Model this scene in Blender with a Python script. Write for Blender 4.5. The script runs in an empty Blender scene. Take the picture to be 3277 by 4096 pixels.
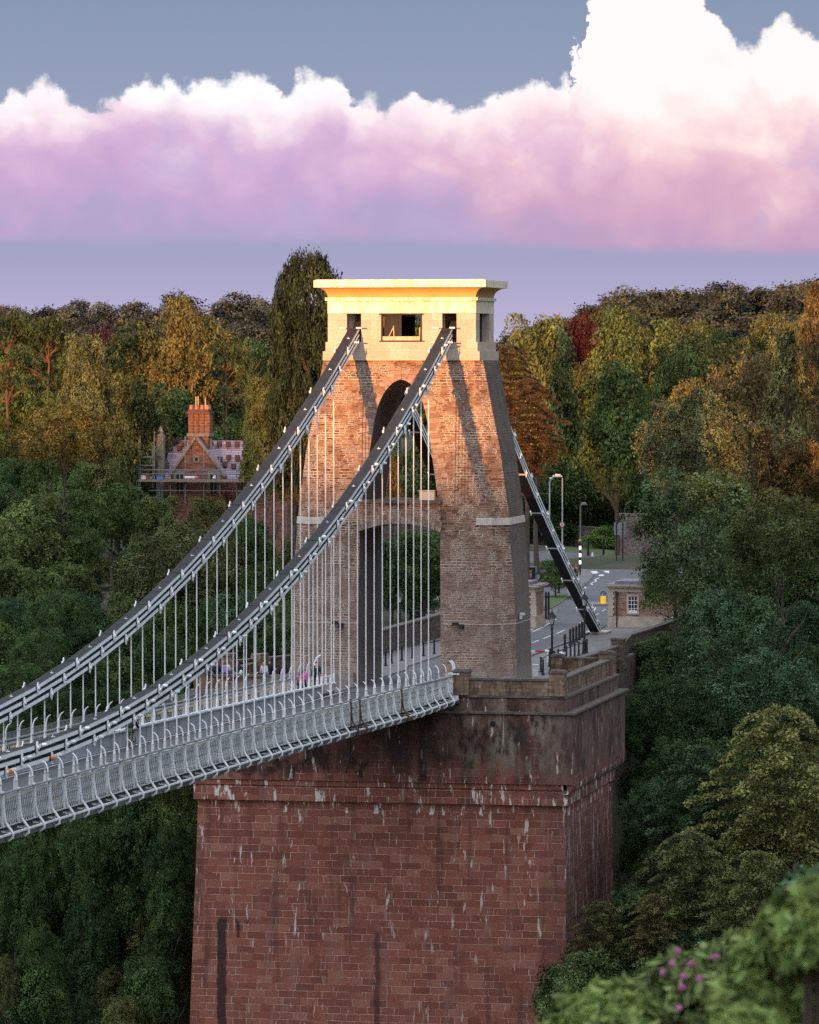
import bpy, bmesh, math, random
import numpy as np
from mathutils import Vector, Matrix

SC = bpy.context.scene
COL = SC.collection
rng = np.random.default_rng(7)
random.seed(7)
R = math.radians

# ---------------------------------------------------------------- camera
CAM = np.array([61.008, -303.294, 21.142]); YAW = 0.198906; PIT = -0.033026; FPX = 18744.05
cam = bpy.data.cameras.new('camera'); camo = bpy.data.objects.new('camera', cam); COL.objects.link(camo)
camo.location = CAM; camo.rotation_euler = (math.pi/2+PIT, 0, YAW)
cam.sensor_fit = 'HORIZONTAL'; cam.sensor_width = 36; cam.lens = 36*FPX/3277
cam.clip_start = 0.5; cam.clip_end = 20000
cam.dof.use_dof = True; cam.dof.focus_distance = 330; cam.dof.aperture_fstop = 7.5
SC.camera = camo

# ---------------------------------------------------------------- sun, sky, exposure
SUN_EL = R(1.6); SUN_AZ_DX = 0.088            # light travels towards (+DX, +1, -tan)
sd = Vector((SUN_AZ_DX, 1.0, -math.tan(SUN_EL)*math.hypot(1, SUN_AZ_DX))).normalized()
sun = bpy.data.lights.new('sun', 'SUN'); suno = bpy.data.objects.new('sun', sun); COL.objects.link(suno)
sun.energy = 5.0; sun.angle = R(0.5); sun.color = (1.0, 0.44, 0.14)
suno.rotation_euler = sd.to_track_quat('-Z', 'Y').to_euler()
SC.view_settings.view_transform = 'Standard'; SC.view_settings.look = 'None'
SC.view_settings.exposure = EXPOSURE = 0.8; SC.view_settings.gamma = 1.0; SC.view_settings.use_curve_mapping = False
SC.cycles.max_bounces = 6; SC.cycles.diffuse_bounces = 3; SC.cycles.transparent_max_bounces = 12
SC.cycles.sample_clamp_indirect = 4; SC.cycles.use_denoising = False

class NT:
    """small node helper"""
    def __init__(s, tree): s.t = tree; s.n = tree.nodes; s.l = tree.links
    def new(s, typ, **kw):
        n = s.n.new(typ)
        for k, v in kw.items():
            if k.startswith('_'): setattr(n, k[1:], v)
        return n
    def put(s, sock, v):
        if isinstance(v, bpy.types.NodeSocket): s.l.new(v, sock)
        elif v is not None:
            if isinstance(v, (tuple, list)) and len(v) == 3 and sock.type == 'RGBA': v = (*v, 1)
            sock.default_value = v
    def m(s, op, a, b=None, c=None, clamp=False):
        n = s.n.new('ShaderNodeMath'); n.operation = op; n.use_clamp = clamp
        s.put(n.inputs[0], a); s.put(n.inputs[1], b) if b is not None else None
        if c is not None: s.put(n.inputs[2], c)
        return n.outputs[0]
    def ss(s, v, lo, hi, a=0.0, b=1.0):
        n = s.n.new('ShaderNodeMapRange'); n.interpolation_type = 'SMOOTHSTEP'
        s.put(n.inputs[0], v); s.put(n.inputs[1], lo); s.put(n.inputs[2], hi); s.put(n.inputs[3], a); s.put(n.inputs[4], b)
        return n.outputs[0]
    def mix(s, f, a, b, mode='MIX'):
        n = s.n.new('ShaderNodeMix'); n.data_type = 'RGBA'; n.blend_type = mode
        s.put(n.inputs[0], f); s.put(n.inputs[6], a); s.put(n.inputs[7], b)
        return n.outputs[2]
    def comb(s, x, y, z=0.0):
        n = s.n.new('ShaderNodeCombineXYZ'); s.put(n.inputs[0], x); s.put(n.inputs[1], y); s.put(n.inputs[2], z); return n.outputs[0]
    def sep(s, v):
        n = s.n.new('ShaderNodeSeparateXYZ'); s.l.new(v, n.inputs[0]); return n.outputs
    def noise(s, vec, scale=1.0, detail=2.0, rough=0.5, dist=0.0):
        n = s.n.new('ShaderNodeTexNoise')
        if vec is not None: s.l.new(vec, n.inputs['Vector'])
        n.inputs['Scale'].default_value = scale; n.inputs['Detail'].default_value = detail
        n.inputs['Roughness'].default_value = rough; n.inputs['Distortion'].default_value = dist
        return n.outputs
    def ramp(s, f, pts):
        n = s.n.new('ShaderNodeValToRGB'); s.put(n.inputs[0], f); e = n.color_ramp.elements
        while len(e) < len(pts): e.new(0.5)
        for i, (p_, c_) in enumerate(pts): e[i].position = p_; e[i].color = (*c_, 1) if len(c_) == 3 else c_
        return n.outputs[0]

def srgb(r, g, b):
    f = lambda v: ((v/255+0.055)/1.055)**2.4 if v > 10 else v/255/12.92
    return (f(r), f(g), f(b))

# ---------------------------------------------------------------- world: Nishita sky with a bank of evening cumulus
def build_world():
    w = bpy.data.worlds.new('World'); SC.world = w; w.use_nodes = True
    t = NT(w.node_tree); t.n.clear()
    out = t.new('ShaderNodeOutputWorld'); bg = t.new('ShaderNodeBackground')
    STR = 0.12; bg.inputs[1].default_value = STR
    t.l.new(bg.outputs[0], out.inputs[0])
    K = 1.0/(STR*2**EXPOSURE)
    sky = t.new('ShaderNodeTexSky'); sky.sky_type = 'NISHITA'; sky.sun_disc = False
    sky.sun_elevation = SUN_EL; sky.sun_rotation = math.atan2(-sd.x, -sd.y)
    sky.altitude = 100; sky.air_density = 1.0; sky.dust_density = 1.5; sky.ozone_density = 3.0
    tc = t.new('ShaderNodeTexCoord'); d = t.sep(tc.outputs['Generated'])
    # azimuth (0 at the bridge's far end direction) and elevation, in units of ten degrees or so
    az = t.m('SUBTRACT', t.m('ARCTAN2', d[0], d[1]), -YAW)
    el = t.m('ARCSINE', d[2])
    SU = FPX/3277.0                                   # 1 unit = 10 degrees
    U = t.m('MULTIPLY_ADD', az, SU, 0.5)               # 0..1 over ten degrees of azimuth
    V = t.m('MULTIPLY', el, SU)                        # same unit
    hz = 1429.0
    pts = [(0,361),(90,325),(162,297),(240,312),(304,351),(360,352),(399,395),(446,345),(540,322),(640,330),(703,290),(750,323),(812,322),(870,335),(931,313),(1007,270),(1083,279),(1111,342),(1159,380),(1216,318),(1301,288),(1368,323),(1396,392),(1520,380),(1577,400),(1643,372),(1710,399),(1795,425),(1862,452),(1919,392),(1995,351),(2090,306),(2200,285),(2280,277),(2300,350),(2330,390),(3400,390)]
    pts2 = [(-200,500),(2100,500),(2250,470),(2285,380),(2330,300),(2310,190),(2318,110),(2345,40),(2352,-40),(2430,-110),(2700,-120),(2800,-60),(2860,60),(2935,142),(3040,118),(3134,84),(3210,123),(3277,133)]
    def curve(pp, x):
        n = t.new('ShaderNodeFloatCurve'); t.l.new(x, n.inputs[1]); c = n.mapping.curves[0]
        n.mapping.use_clip = False
        P = [(a/3277.0, (hz-b)/3277.0) for a, b in pp]
        while len(c.points) < len(P): c.points.new(0.5, 0.5)
        for q, (a, b) in zip(c.points, P): q.location = (a, b); q.handle_type = 'VECTOR'
        n.mapping.update(); return n.outputs[0]
    UV = t.comb(U, V)
    def warp(amp, scale, off):
        n = t.noise(t.comb(t.m('ADD', U, off), V), scale, 5.0, 0.62)
        c = t.sep(n[1])
        return t.m('MULTIPLY', t.m('SUBTRACT', c[0], 0.5), amp), t.m('MULTIPLY', t.m('SUBTRACT', c[1], 0.5), amp)
    wu, wv = warp(0.055, 14.0, 3.0); wu2, wv2 = warp(0.026, 46.0, 9.0)
    u2 = t.m('ADD', t.m('ADD', U, wu), wu2); v2 = t.m('ADD', t.m('ADD', V, wv), wv2)
    # beyond the frame the bank goes on at a noisy height
    def billow(scale, uu, vv, off=0.0):
        n = t.new('ShaderNodeTexVoronoi'); n.feature = 'SMOOTH_F1'; n.inputs['Scale'].default_value = scale
        n.inputs['Smoothness'].default_value = 0.25
        t.l.new(t.comb(t.m('ADD', uu, off), vv), n.inputs['Vector'])
        return n.outputs['Distance']
    b1 = billow(15.0, u2, v2); b2 = billow(36.0, u2, v2, 5.0)
    puff = t.m('ADD', t.m('MULTIPLY', t.m('SUBTRACT', 0.45, b1), 0.035), t.m('MULTIPLY', t.m('SUBTRACT', 0.45, b2), 0.020))
    inside = t.m('MULTIPLY', t.ss(U, -0.05, 0.0), t.ss(U, 1.0, 1.08, 1.0, 0.0))
    far = t.m('MULTIPLY_ADD', t.noise(t.comb(U, 0.0), 1.6, 3.0)[0], 0.35, 0.12)
    h = t.m('MAXIMUM', curve(pts, u2), curve(pts2, u2))
    hh = t.m('ADD', t.m('MULTIPLY', h, inside), t.m('MULTIPLY', far, t.m('SUBTRACT', 1.0, inside)))
    edge = t.m('SUBTRACT', t.m('ADD', hh, puff), v2)
    wis = t.noise(t.comb(t.m('ADD', U, 21.0), V), 60.0, 5.0, 0.65)[0]
    mtop = t.ss(t.m('ADD', edge, t.m('MULTIPLY', t.m('SUBTRACT', wis, 0.5), 0.018)), -0.003, 0.013)
    base_v = t.m('SUBTRACT', (hz-975)/3277.0, t.m('MULTIPLY', t.ss(U, 0.5, 0.95), 46/3277.0))
    bn = t.m('MULTIPLY', t.m('SUBTRACT', t.noise(t.comb(t.m('MULTIPLY', U, 3.0), t.m('MULTIPLY', V, 6.0)), 3.0, 3.0)[0], 0.5), 0.012)
    mbot = t.ss(t.m('SUBTRACT', t.m('ADD', V, bn), base_v), -0.006, 0.013)
    soft = t.ss(t.m('SUBTRACT', V, base_v), -0.006, 0.09, 0.80, 1.0)
    mask = t.m('MULTIPLY', t.m('MULTIPLY', mtop, mbot), soft)
    # cloud colour: sunlit white heads, lilac and salmon lower body
    big = t.noise(t.comb(t.m('MULTIPLY', U, 1.0), t.m('MULTIPLY', V, 1.6)), 6.0, 4.0, 0.55, 0.6)[0]
    fine = t.noise(t.comb(t.m('ADD', u2, 4.0), v2), 22.0, 4.0, 0.6)[0]
    hgt = t.m('DIVIDE', t.m('SUBTRACT', V, base_v), 0.222)
    tt = t.m('ADD', hgt, t.m('ADD', t.m('MULTIPLY', t.m('SUBTRACT', big, 0.5), 0.62), t.m('MULTIPLY', t.m('SUBTRACT', fine, 0.5), 0.16)))
    tt = t.m('ADD', tt, t.ss(U, 0.5, 0.75, 0.0, 0.06))
    tt = t.m('ADD', tt, t.m('MULTIPLY', t.m('SUBTRACT', 0.4, b1), 0.34))
    tt = t.m('ADD', tt, t.m('MULTIPLY', t.m('SUBTRACT', 0.4, b2), 0.12)); tt = t.m('ADD', tt, t.ss(edge, 0.0, 0.06, 0.16, 0.0))
    left = t.ramp(tt, [(0.0, srgb(180,164,202)), (0.26, srgb(200,168,208)), (0.46, srgb(216,182,216)), (0.62, srgb(236,208,228)), (0.78, srgb(252,238,244)), (0.95, srgb(255,252,253))])
    right = t.ramp(tt, [(0.0, srgb(200,158,192)), (0.26, srgb(216,172,196)), (0.50, srgb(236,196,208)), (0.70, srgb(252,226,226)), (0.9, srgb(255,247,246))])
    cc = t.mix(t.ss(t.m('ADD', U, t.m('MULTIPLY', t.m('SUBTRACT', big, 0.5), 0.5)), 0.35, 0.85), left, right)
    # lavender-blue shaded hollows
    hol = t.ss(t.noise(t.comb(t.m('ADD', u2, 7.3), t.m('MULTIPLY', v2, 1.3)), 7.0, 3.0, 0.55, 0.4)[0], 0.55, 0.74, 0.0, 0.75)
    hol = t.m('MULTIPLY', hol, t.ss(hgt, 0.25, 0.9, 1.0, 0.35))
    cc = t.mix(hol, cc, srgb(186,172,212))
    cc = t.mix(1.0, cc, (K*1.04, K*1.04, K*1.04), 'MULTIPLY')
    # clear sky: tint of the evening blue on Nishita
    lum = t.mix(0.86, sky.outputs[0], t.ramp(t.m('MULTIPLY', V, 2.2), [(0.0, tuple(1.14*K*x for x in srgb(198,186,220))), (0.26, tuple(1.14*K*x for x in srgb(165,165,200))), (0.60, tuple(1.14*K*x for x in srgb(152,163,192))), (1.0, tuple(1.14*K*x for x in srgb(132,148,178)))]))
    view = t.mix(mask, lum, cc)
    # unseen rest of the dome, overhead and sunward, brightened to lift the shade
    glow = t.mix(0.22, t.mix(t.ss(d[2], 0.05, 0.75), (K*0.62, K*0.62, K*0.74), (K*2.25, K*2.35, K*2.65)), t.mix(1.0, sky.outputs[0], (3.0,3.0,3.0), 'MULTIPLY'))
    # unseen sky weighted: brighter to the sunrise side, dimmer right to darken right faces
    sunward = t.m('ADD', t.m('MULTIPLY', d[0], -0.55), t.m('MULTIPLY', d[1], -0.45)); glow = t.mix(1.0, glow, t.comb(*[t.m('MULTIPLY_ADD', sunward, 0.62, 0.90)]*3), 'MULTIPLY')
    away = t.m('MAXIMUM', t.ss(V, 0.75, 2.2), t.ss(t.m('ABSOLUTE', t.m('SUBTRACT', U, 0.5)), 1.6, 4.0))
    away = t.m('MULTIPLY', away, t.ss(d[2], -0.05, 0.05))
    t.l.new(t.mix(away, view, glow), bg.inputs[0])
build_world()

# ---------------------------------------------------------------- placing things: image direction -> point at a real distance
_cy, _sy, _cp, _sp = math.cos(YAW), math.sin(YAW), math.cos(PIT), math.sin(PIT)
_r = np.array([_cy, _sy, 0]); _f = np.array([-_sy*_cp, _cy*_cp, _sp]); _u = np.array([_sy*_sp, -_cy*_sp, _cp])
def _ray(x, y): return _f + _r*(x-1638.5)/FPX - _u*(y-2048)/FPX
def atY(x, y, Y): d = _ray(x, y); return CAM + d*((Y-CAM[1])/d[1])
def atX(x, y, X): d = _ray(x, y); return CAM + d*((X-CAM[0])/d[0])
def atZ(x, y, Z=-0.4): d = _ray(x, y); return CAM + d*((Z-CAM[2])/d[2])
def mpp(Y, x=1638): return float(np.dot(atY(x, 2048, Y)-CAM, _f))/FPX      # metres per photo pixel at depth Y

# ---------------------------------------------------------------- object helpers
def tag(o, label=None, cat=None, group=None, kind=None):
    if label: o['label'] = label
    if cat: o['category'] = cat
    if group: o['group'] = group
    if kind: o['kind'] = kind
    return o
def empty(name, loc=(0,0,0), rz=0.0, label=None, cat=None, group=None):
    o = bpy.data.objects.new(name, None); COL.objects.link(o); o.location = loc; o.rotation_euler.z = rz
    o.empty_display_size = 0.3
    return tag(o, label, cat, group)
def copy_tree(o, parent=None):
    c = o.copy(); COL.objects.link(c)
    if parent is not None: c.parent = parent
    for ch in list(o.children): copy_tree(ch, c)
    return c
class MB:
    """collects shapes and links them as ONE mesh object; uv in metres"""
    def __init__(s): s.v = []; s.f = []; s.uv = []; s.mi = []; s.cur = 0
    def face(s, pts, uv=None):
        b = len(s.v); s.v += [tuple(p) for p in pts]; s.f.append(tuple(range(b, b+len(pts)))); s.mi.append(s.cur)
        if uv is None:
            a = Vector(pts[1])-Vector(pts[0]); c = Vector(pts[-1])-Vector(pts[0]); n = a.cross(c)
            ax = max(range(3), key=lambda i: abs(n[i]))
            if ax == 0: uv = [(p[1], p[2]) for p in pts]
            elif ax == 1: uv = [(p[0], p[2]) for p in pts]
            else: uv = [(p[0], p[1]) for p in pts]
        s.uv.append(uv)
    def box(s, x0, x1, y0, y1, z0, z1):
        P = [(x0,y0,z0),(x1,y0,z0),(x1,y1,z0),(x0,y1,z0),(x0,y0,z1),(x1,y0,z1),(x1,y1,z1),(x0,y1,z1)]
        for f in ((0,1,5,4),(1,2,6,5),(2,3,7,6),(3,0,4,7),(4,5,6,7),(3,2,1,0)): s.face([P[i] for i in f])
    def cbox(s, c, d, rz=0.0):
        cx_, cy_, cz_ = c; hx, hy, hz_ = d[0]/2, d[1]/2, d[2]/2; ca, sa = math.cos(rz), math.sin(rz)
        P = []
        for k in (-hz_, hz_):
            for a, b in ((-hx,-hy),(hx,-hy),(hx,hy),(-hx,hy)): P.append((cx_+a*ca-b*sa, cy_+a*sa+b*ca, cz_+k))
        for f in ((0,1,5,4),(1,2,6,5),(2,3,7,6),(3,0,4,7),(4,5,6,7),(3,2,1,0)): s.face([P[i] for i in f])
    def bar(s, a, b, w, h=None, upv=(0,0,1)):
        a = Vector(a); b = Vector(b); h = h or w; d = (b-a).normalized(); u = Vector(upv)
        if abs(d.dot(u)) > 0.97: u = Vector((0,1,0))
        r = d.cross(u).normalized(); u = r.cross(d).normalized()
        P = [p+r*i*w/2+u*j*h/2 for p in (a, b) for i, j in ((-1,-1),(1,-1),(1,1),(-1,1))]
        for f in ((0,1,5,4),(1,2,6,5),(2,3,7,6),(3,0,4,7),(4,5,6,7),(3,2,1,0)): s.face([P[i] for i in f])
    def tube(s, pts, r, n=8, cap=True):
        pts = [Vector(p) for p in pts]; rr = r if isinstance(r, (list, tuple)) else [r]*len(pts)
        rings = []; pu = None
        for i, p in enumerate(pts):
            d = (pts[min(i+1, len(pts)-1)]-pts[max(i-1, 0)]).normalized()
            u = Vector((0,0,1)) if abs(d.z) < 0.9 else Vector((0,1,0))
            if pu is not None and (pu-d*pu.dot(d)).length > 0.1: u = pu
            u = (u-d*u.dot(d)).normalized(); pu = u; w = d.cross(u)
            rings.append([p+(u*math.cos(t)+w*math.sin(t))*rr[i] for t in [2*math.pi*k/n for k in range(n)]])
        for i in range(len(rings)-1):
            for k in range(n):
                s.face([rings[i][k], rings[i][(k+1)%n], rings[i+1][(k+1)%n], rings[i+1][k]], uv=[(k,i),(k+1,i),(k+1,i+1),(k,i+1)])
        if cap: s.face(rings[0][::-1], uv=[(0,0)]*n); s.face(rings[-1], uv=[(0,0)]*n)
    def lathe(s, c, prof, n=14, zs=1.0):
        c = Vector(c); rings = [[c+Vector((r*math.cos(2*math.pi*k/n), r*math.sin(2*math.pi*k/n), z*zs)) for k in range(n)] for r, z in prof]
        for i in range(len(rings)-1):
            for k in range(n): s.face([rings[i][k], rings[i][(k+1)%n], rings[i+1][(k+1)%n], rings[i+1][k]])
        s.face(rings[0][::-1]); s.face(rings[-1])
    def prism(s, poly, axis, a, b):
        """poly of 2-D points extruded along axis ('x','y','z') from a to b"""
        def mk(p, t): return {'x': (t, p[0], p[1]), 'y': (p[0], t, p[1]), 'z': (p[0], p[1], t)}[axis]
        A = [mk(p, a) for p in poly]; B = [mk(p, b) for p in poly]; n = len(poly)
        s.face(A[::-1]); s.face(B)
        for i in range(n): s.face([A[i], A[(i+1)%n], B[(i+1)%n], B[i]])
    def build(s, name, mat, parent=None, smooth=False, weld=False):
        me = bpy.data.meshes.new(name); me.from_pydata(s.v, [], s.f)
        uvl = me.uv_layers.new(name='UVMap'); flat = [c for f in s.uv for p in f for c in p]
        uvl.data.foreach_set('uv', flat)
        for m_ in (mat if isinstance(mat, (list, tuple)) else [mat]): me.materials.append(m_)
        me.polygons.foreach_set('material_index', s.mi)
        if weld:
            bm = bmesh.new(); bm.from_mesh(me); bmesh.ops.remove_doubles(bm, verts=bm.verts, dist=0.0005)
            bmesh.ops.recalc_face_normals(bm, faces=bm.faces); bm.to_mesh(me); bm.free()
        if smooth: me.polygons.foreach_set('use_smooth', [True]*len(me.polygons))
        me.update()
        o = bpy.data.objects.new(name, me); COL.objects.link(o)
        if parent is not None: o.parent = parent
        return o

# ---------------------------------------------------------------- materials
def material(name):
    m = bpy.data.materials.new(name); m.use_nodes = True; t = NT(m.node_tree); b = t.n['Principled BSDF']; return m, t, b
def plain(name, col, rough=0.6, metal=0.0, var=0.25, scale=3.0, col2=None, bump=0.0, emit=None, es=0.0):
    m, t, b = material(name)
    tc = t.new('ShaderNodeTexCoord')
    n = t.noise(tc.outputs['Object'], scale, 4.0, 0.6)[0]
    c2 = col2 or tuple(c*(1-var) for c in col)
    t.put(b.inputs['Base Color'], t.mix(t.ss(n, 0.35, 0.7), col, c2))
    b.inputs['Roughness'].default_value = rough; b.inputs['Metallic'].default_value = metal
    if bump:
        bn = t.new('ShaderNodeBump'); bn.inputs['Distance'].default_value = bump; t.l.new(t.noise(tc.outputs['Object'], scale*4, 4.0)[0], bn.inputs['Height']); t.l.new(bn.outputs[0], b.inputs['Normal'])
    if emit: b.inputs['Emission Color'].default_value = (*emit, 1); b.inputs['Emission Strength'].default_value = es
    return m
def masonry(name, bw, bh, ramp, mortar, mort=0.03, warp=0.05, wave=0.0, rough=0.9, stain=None, mortar_vis=(0.35,0.6), bump=0.03, tint=None):
    m, t, b = material(name)
    tc = t.new('ShaderNodeTexCoord'); uv = t.sep(tc.outputs['UV']); ob = tc.outputs['Object']
    u, v = uv[0], uv[1]
    if wave:
        v = t.m('ADD', v, t.m('MULTIPLY', t.m('SINE', t.m('MULTIPLY', v, 2.1)), wave))
        v = t.m('ADD', v, t.m('MULTIPLY', t.m('SINE', t.m('MULTIPLY', v, 5.3)), wave*0.35))
    nz = t.sep(t.noise(ob, 1.6, 3.0)[1])
    u = t.m('ADD', u, t.m('MULTIPLY', t.m('SUBTRACT', nz[0], 0.5), warp*3)); v = t.m('ADD', v, t.m('MULTIPLY', t.m('SUBTRACT', nz[1], 0.5), warp))
    # each course shifts its joints by its own amount
    row = t.m('FLOOR', t.m('DIVIDE', v, bh))
    u = t.m('ADD', u, t.m('MULTIPLY', t.m('FRACT', t.m('MULTIPLY', t.m('SINE', t.m('MULTIPLY', row, 12.9898)), 43.7)), bw*0.9))
    u = t.m('MULTIPLY', u, t.m('MULTIPLY_ADD', t.m('FRACT', t.m('MULTIPLY', t.m('SINE', t.m('MULTIPLY', row, 4.31)), 17.3)), 0.5, 0.75))
    br = t.new('ShaderNodeTexBrick'); br.offset = 0.37; br.squash = 1.0
    t.l.new(t.comb(u, v), br.inputs['Vector'])
    br.inputs['Color1'].default_value = (0,0,0,1); br.inputs['Color2'].default_value = (1,1,1,1); br.inputs['Mortar'].default_value = (0.5,0.5,0.5,1)
    br.inputs['Scale'].default_value = 1.0; br.inputs['Mortar Size'].default_value = mort; br.inputs['Mortar Smooth'].default_value = 0.25
    br.inputs['Brick Width'].default_value = bw; br.inputs['Row Height'].default_value = bh; br.inputs['Bias'].default_value = 0.0
    col = t.ramp(t.m('ADD', br.outputs['Color'], t.m('MULTIPLY', t.m('SUBTRACT', t.noise(ob, 0.5, 3.0)[0], 0.5), 0.35)), ramp)
    col = t.mix(t.ss(t.noise(ob, 9.0, 4.0)[0], 0.3, 0.75, 0.0, 0.45), col, t.mix(1.0, col, (0.55,0.55,0.55), 'MULTIPLY'))
    vis = t.ss(t.noise(ob, 1.1, 4.0, 0.65)[0], *mortar_vis)
    col = t.mix(t.m('MULTIPLY', br.outputs['Fac'], vis), col, mortar)
    if stain: col = stain(t, tc, col)
    t.put(b.inputs['Base Color'], col); b.inputs['Roughness'].default_value = rough
    b.inputs['Specular IOR Level'].default_value = 0.25
    bn = t.new('ShaderNodeBump'); bn.inputs['Distance'].default_value = bump; bn.inputs['Strength'].default_value = 0.8
    hgt = t.m('ADD', t.m('SUBTRACT', 1.0, br.outputs['Fac']), t.m('MULTIPLY', t.noise(ob, 7.0, 4.0, 0.65)[0], 0.9))
    hgt = t.m('ADD', hgt, t.m('MULTIPLY', br.outputs['Color'], 0.4))
    t.l.new(hgt, bn.inputs['Height']); t.l.new(bn.outputs[0], b.inputs['Normal'])
    return m

def drips(t, ob, sx, sz, scale, lo, hi, seed=0.0):
    s = t.sep(ob)
    v = t.comb(t.m('MULTIPLY_ADD', s[0], sx, seed), t.m('MULTIPLY', s[1], sx), t.m('MULTIPLY', s[2], sz))
    return t.ss(t.noise(v, scale, 4.0, 0.6)[0], lo, hi)
def stain_and_shade_tower(t, tc, col):
    ob = tc.outputs['Object']; s = t.sep(ob)
    col = t.mix(t.m('MULTIPLY', drips(t, ob, 1.0, 0.12, 1.0, 0.52, 0.72), 0.5), col, (0.10,0.075,0.065))
    # unlit right side darkened by its normal, shade put into the colour
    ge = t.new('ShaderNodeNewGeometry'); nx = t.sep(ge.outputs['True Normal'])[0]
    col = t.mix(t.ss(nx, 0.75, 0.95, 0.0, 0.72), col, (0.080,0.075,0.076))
    # rubble greyed below the band stones, bluish shade painted into the colour
    col = t.mix(t.ss(t.m('ADD', s[2], t.m('MULTIPLY', t.noise(ob, 0.5, 3.0)[0], 3.0)), 7.5, 12.0, 0.30, 0.0), col, (0.235,0.205,0.19))
    # paler, greyer stone low down
    low = t.ss(t.m('ADD', s[2], t.m('MULTIPLY', t.noise(ob, 0.8, 3.0)[0], 1.2)), 0.6, 2.2, 0.45, 0.0)
    return t.mix(low, col, (0.34,0.30,0.27))
def stain_pier(t, tc, col):
    ob = tc.outputs['Object']; s = t.sep(ob)
    # the upper block is blackened and lichen-grey, most of all at its right end
    up = t.ss(t.m('ADD', s[2], t.m('MULTIPLY', t.m('SUBTRACT', t.noise(ob, 0.35, 4.0)[0], 0.5), 3.0)), -6.5, -4.6)
    blk = drips(t, ob, 0.8, 0.22, 0.9, 0.40, 0.66, 3.0)
    col = t.mix(t.m('MULTIPLY', up, t.m('MULTIPLY_ADD', blk, 0.45, 0.48)), col, (0.034,0.028,0.025))
    bl2 = t.m('MULTIPLY', t.ss(s[2], -6.4, -5.6), t.ss(t.noise(t.comb(t.m('MULTIPLY', s[0], 1.0), t.m('MULTIPLY', s[1], 1.0), t.m('MULTIPLY', s[2], 0.7)), 0.45, 5.0, 0.7)[0], 0.50, 0.60))
    col = t.mix(t.m('MULTIPLY', bl2, 0.8), col, (0.012,0.010,0.010))
    lich = t.m('MULTIPLY', t.ss(t.m('ADD', s[0], t.m('MULTIPLY', t.noise(ob, 0.5, 3.0)[0], 5.0)), 4.0, 10.5), up)
    lich = t.m('MULTIPLY', lich, t.m('MULTIPLY', drips(t, ob, 0.9, 0.45, 0.7, 0.40, 0.60, 8.0), drips(t, ob, 3.0, 1.2, 1.0, 0.35, 0.6, 18.0)))
    col = t.mix(t.m('MULTIPLY', lich, 0.9), col, (0.21,0.185,0.14))
    # darker tone over the shaft's right part and its side
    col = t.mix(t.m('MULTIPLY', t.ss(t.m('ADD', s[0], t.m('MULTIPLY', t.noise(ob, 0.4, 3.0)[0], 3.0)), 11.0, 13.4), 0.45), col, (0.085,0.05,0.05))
    # long dark runs and grey washes on the red shaft
    col = t.mix(t.m('MULTIPLY', drips(t, ob, 1.5, 0.10, 1.0, 0.52, 0.68, 13.0), 0.45), col, (0.045,0.033,0.032))
    col = t.mix(t.m('MULTIPLY', drips(t, ob, 1.2, 0.14, 1.1, 0.56, 0.72, 23.0), 0.28), col, (0.24,0.20,0.19))
    # white lime weeping from the joints, strongest under the ledges
    w = t.m('MAXIMUM', drips(t, ob, 3.2, 0.60, 1.0, 0.635, 0.68, 31.0), t.m('MULTIPLY', drips(t, ob, 5.0, 0.22, 1.0, 0.64, 0.72, 131.0), 0.6))
    z1 = t.m('MAXIMUM', t.m('MULTIPLY', t.ss(s[2], -9.5, -6.2, 0.35, 1.0), t.m('LESS_THAN', s[2], -6.1)), t.ss(s[2], -17.0, -15.5, 0.35, 0.8))
    z1 = t.m('MAXIMUM', z1, 0.45)
    col = t.mix(t.m('MULTIPLY', w, z1), col, (0.62,0.58,0.53))
    w2 = t.m('MULTIPLY', drips(t, ob, 2.2, 0.55, 1.0, 0.585, 0.63, 47.0), t.m('MULTIPLY', t.m('GREATER_THAN', s[2], -8.2), t.m('LESS_THAN', s[2], -6.15)))
    col = t.mix(w2, col, (0.66,0.62,0.56))
    w3 = t.m('MULTIPLY', drips(t, ob, 3.6, 0.55, 1.0, 0.65, 0.69, 77.0), t.m('MULTIPLY', t.m('GREATER_THAN', s[0], 11.3), t.m('LESS_THAN', s[2], -6.4)))
    col = t.mix(t.m('MULTIPLY', t.m('MAXIMUM', w3, t.m('MULTIPLY', t.ss(s[0], 11.4, 12.0), drips(t, ob, 3.0, 0.25, 1.0, 0.58, 0.66, 91.0))), t.m('LESS_THAN', s[2], -6.4)), col, (0.55,0.53,0.52))
    # the one long wet black streak low on the left, and its two short neighbours
    def streak(x0, x1, ztop, zbot, q=0.35):
        n = t.m('MULTIPLY', t.m('SUBTRACT', t.noise(ob, 1.3, 3.0)[0], 0.5), q)
        xx = t.m('ADD', s[0], n)
        a = t.m('MULTIPLY', t.ss(xx, x0-0.07, x0+0.07), t.ss(xx, x1-0.07, x1+0.07, 1.0, 0.0))
        return t.m('MULTIPLY', a, t.m('MULTIPLY', t.ss(s[2], ztop-0.4, ztop, 1.0, 0.0), t.m('GREATER_THAN', s[2], zbot)))
    k = t.m('MAXIMUM', streak(-10.95, -10.35, -14.9, -60), t.m('MAXIMUM', streak(-9.7, -9.48, -15.0, -16.4), streak(-9.05, -8.9, -15.0, -15.5)))
    k = t.m('MAXIMUM', k, t.m('MULTIPLY', streak(-0.55, -0.2, -15.6, -22.5), 0.7))
    k = t.m('MAXIMUM', k, t.m('MULTIPLY', streak(2.4, 2.9, -1.9, -6.0), 0.8))
    return t.mix(t.m('MULTIPLY', k, 0.85), col, (0.018,0.015,0.015))

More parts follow.
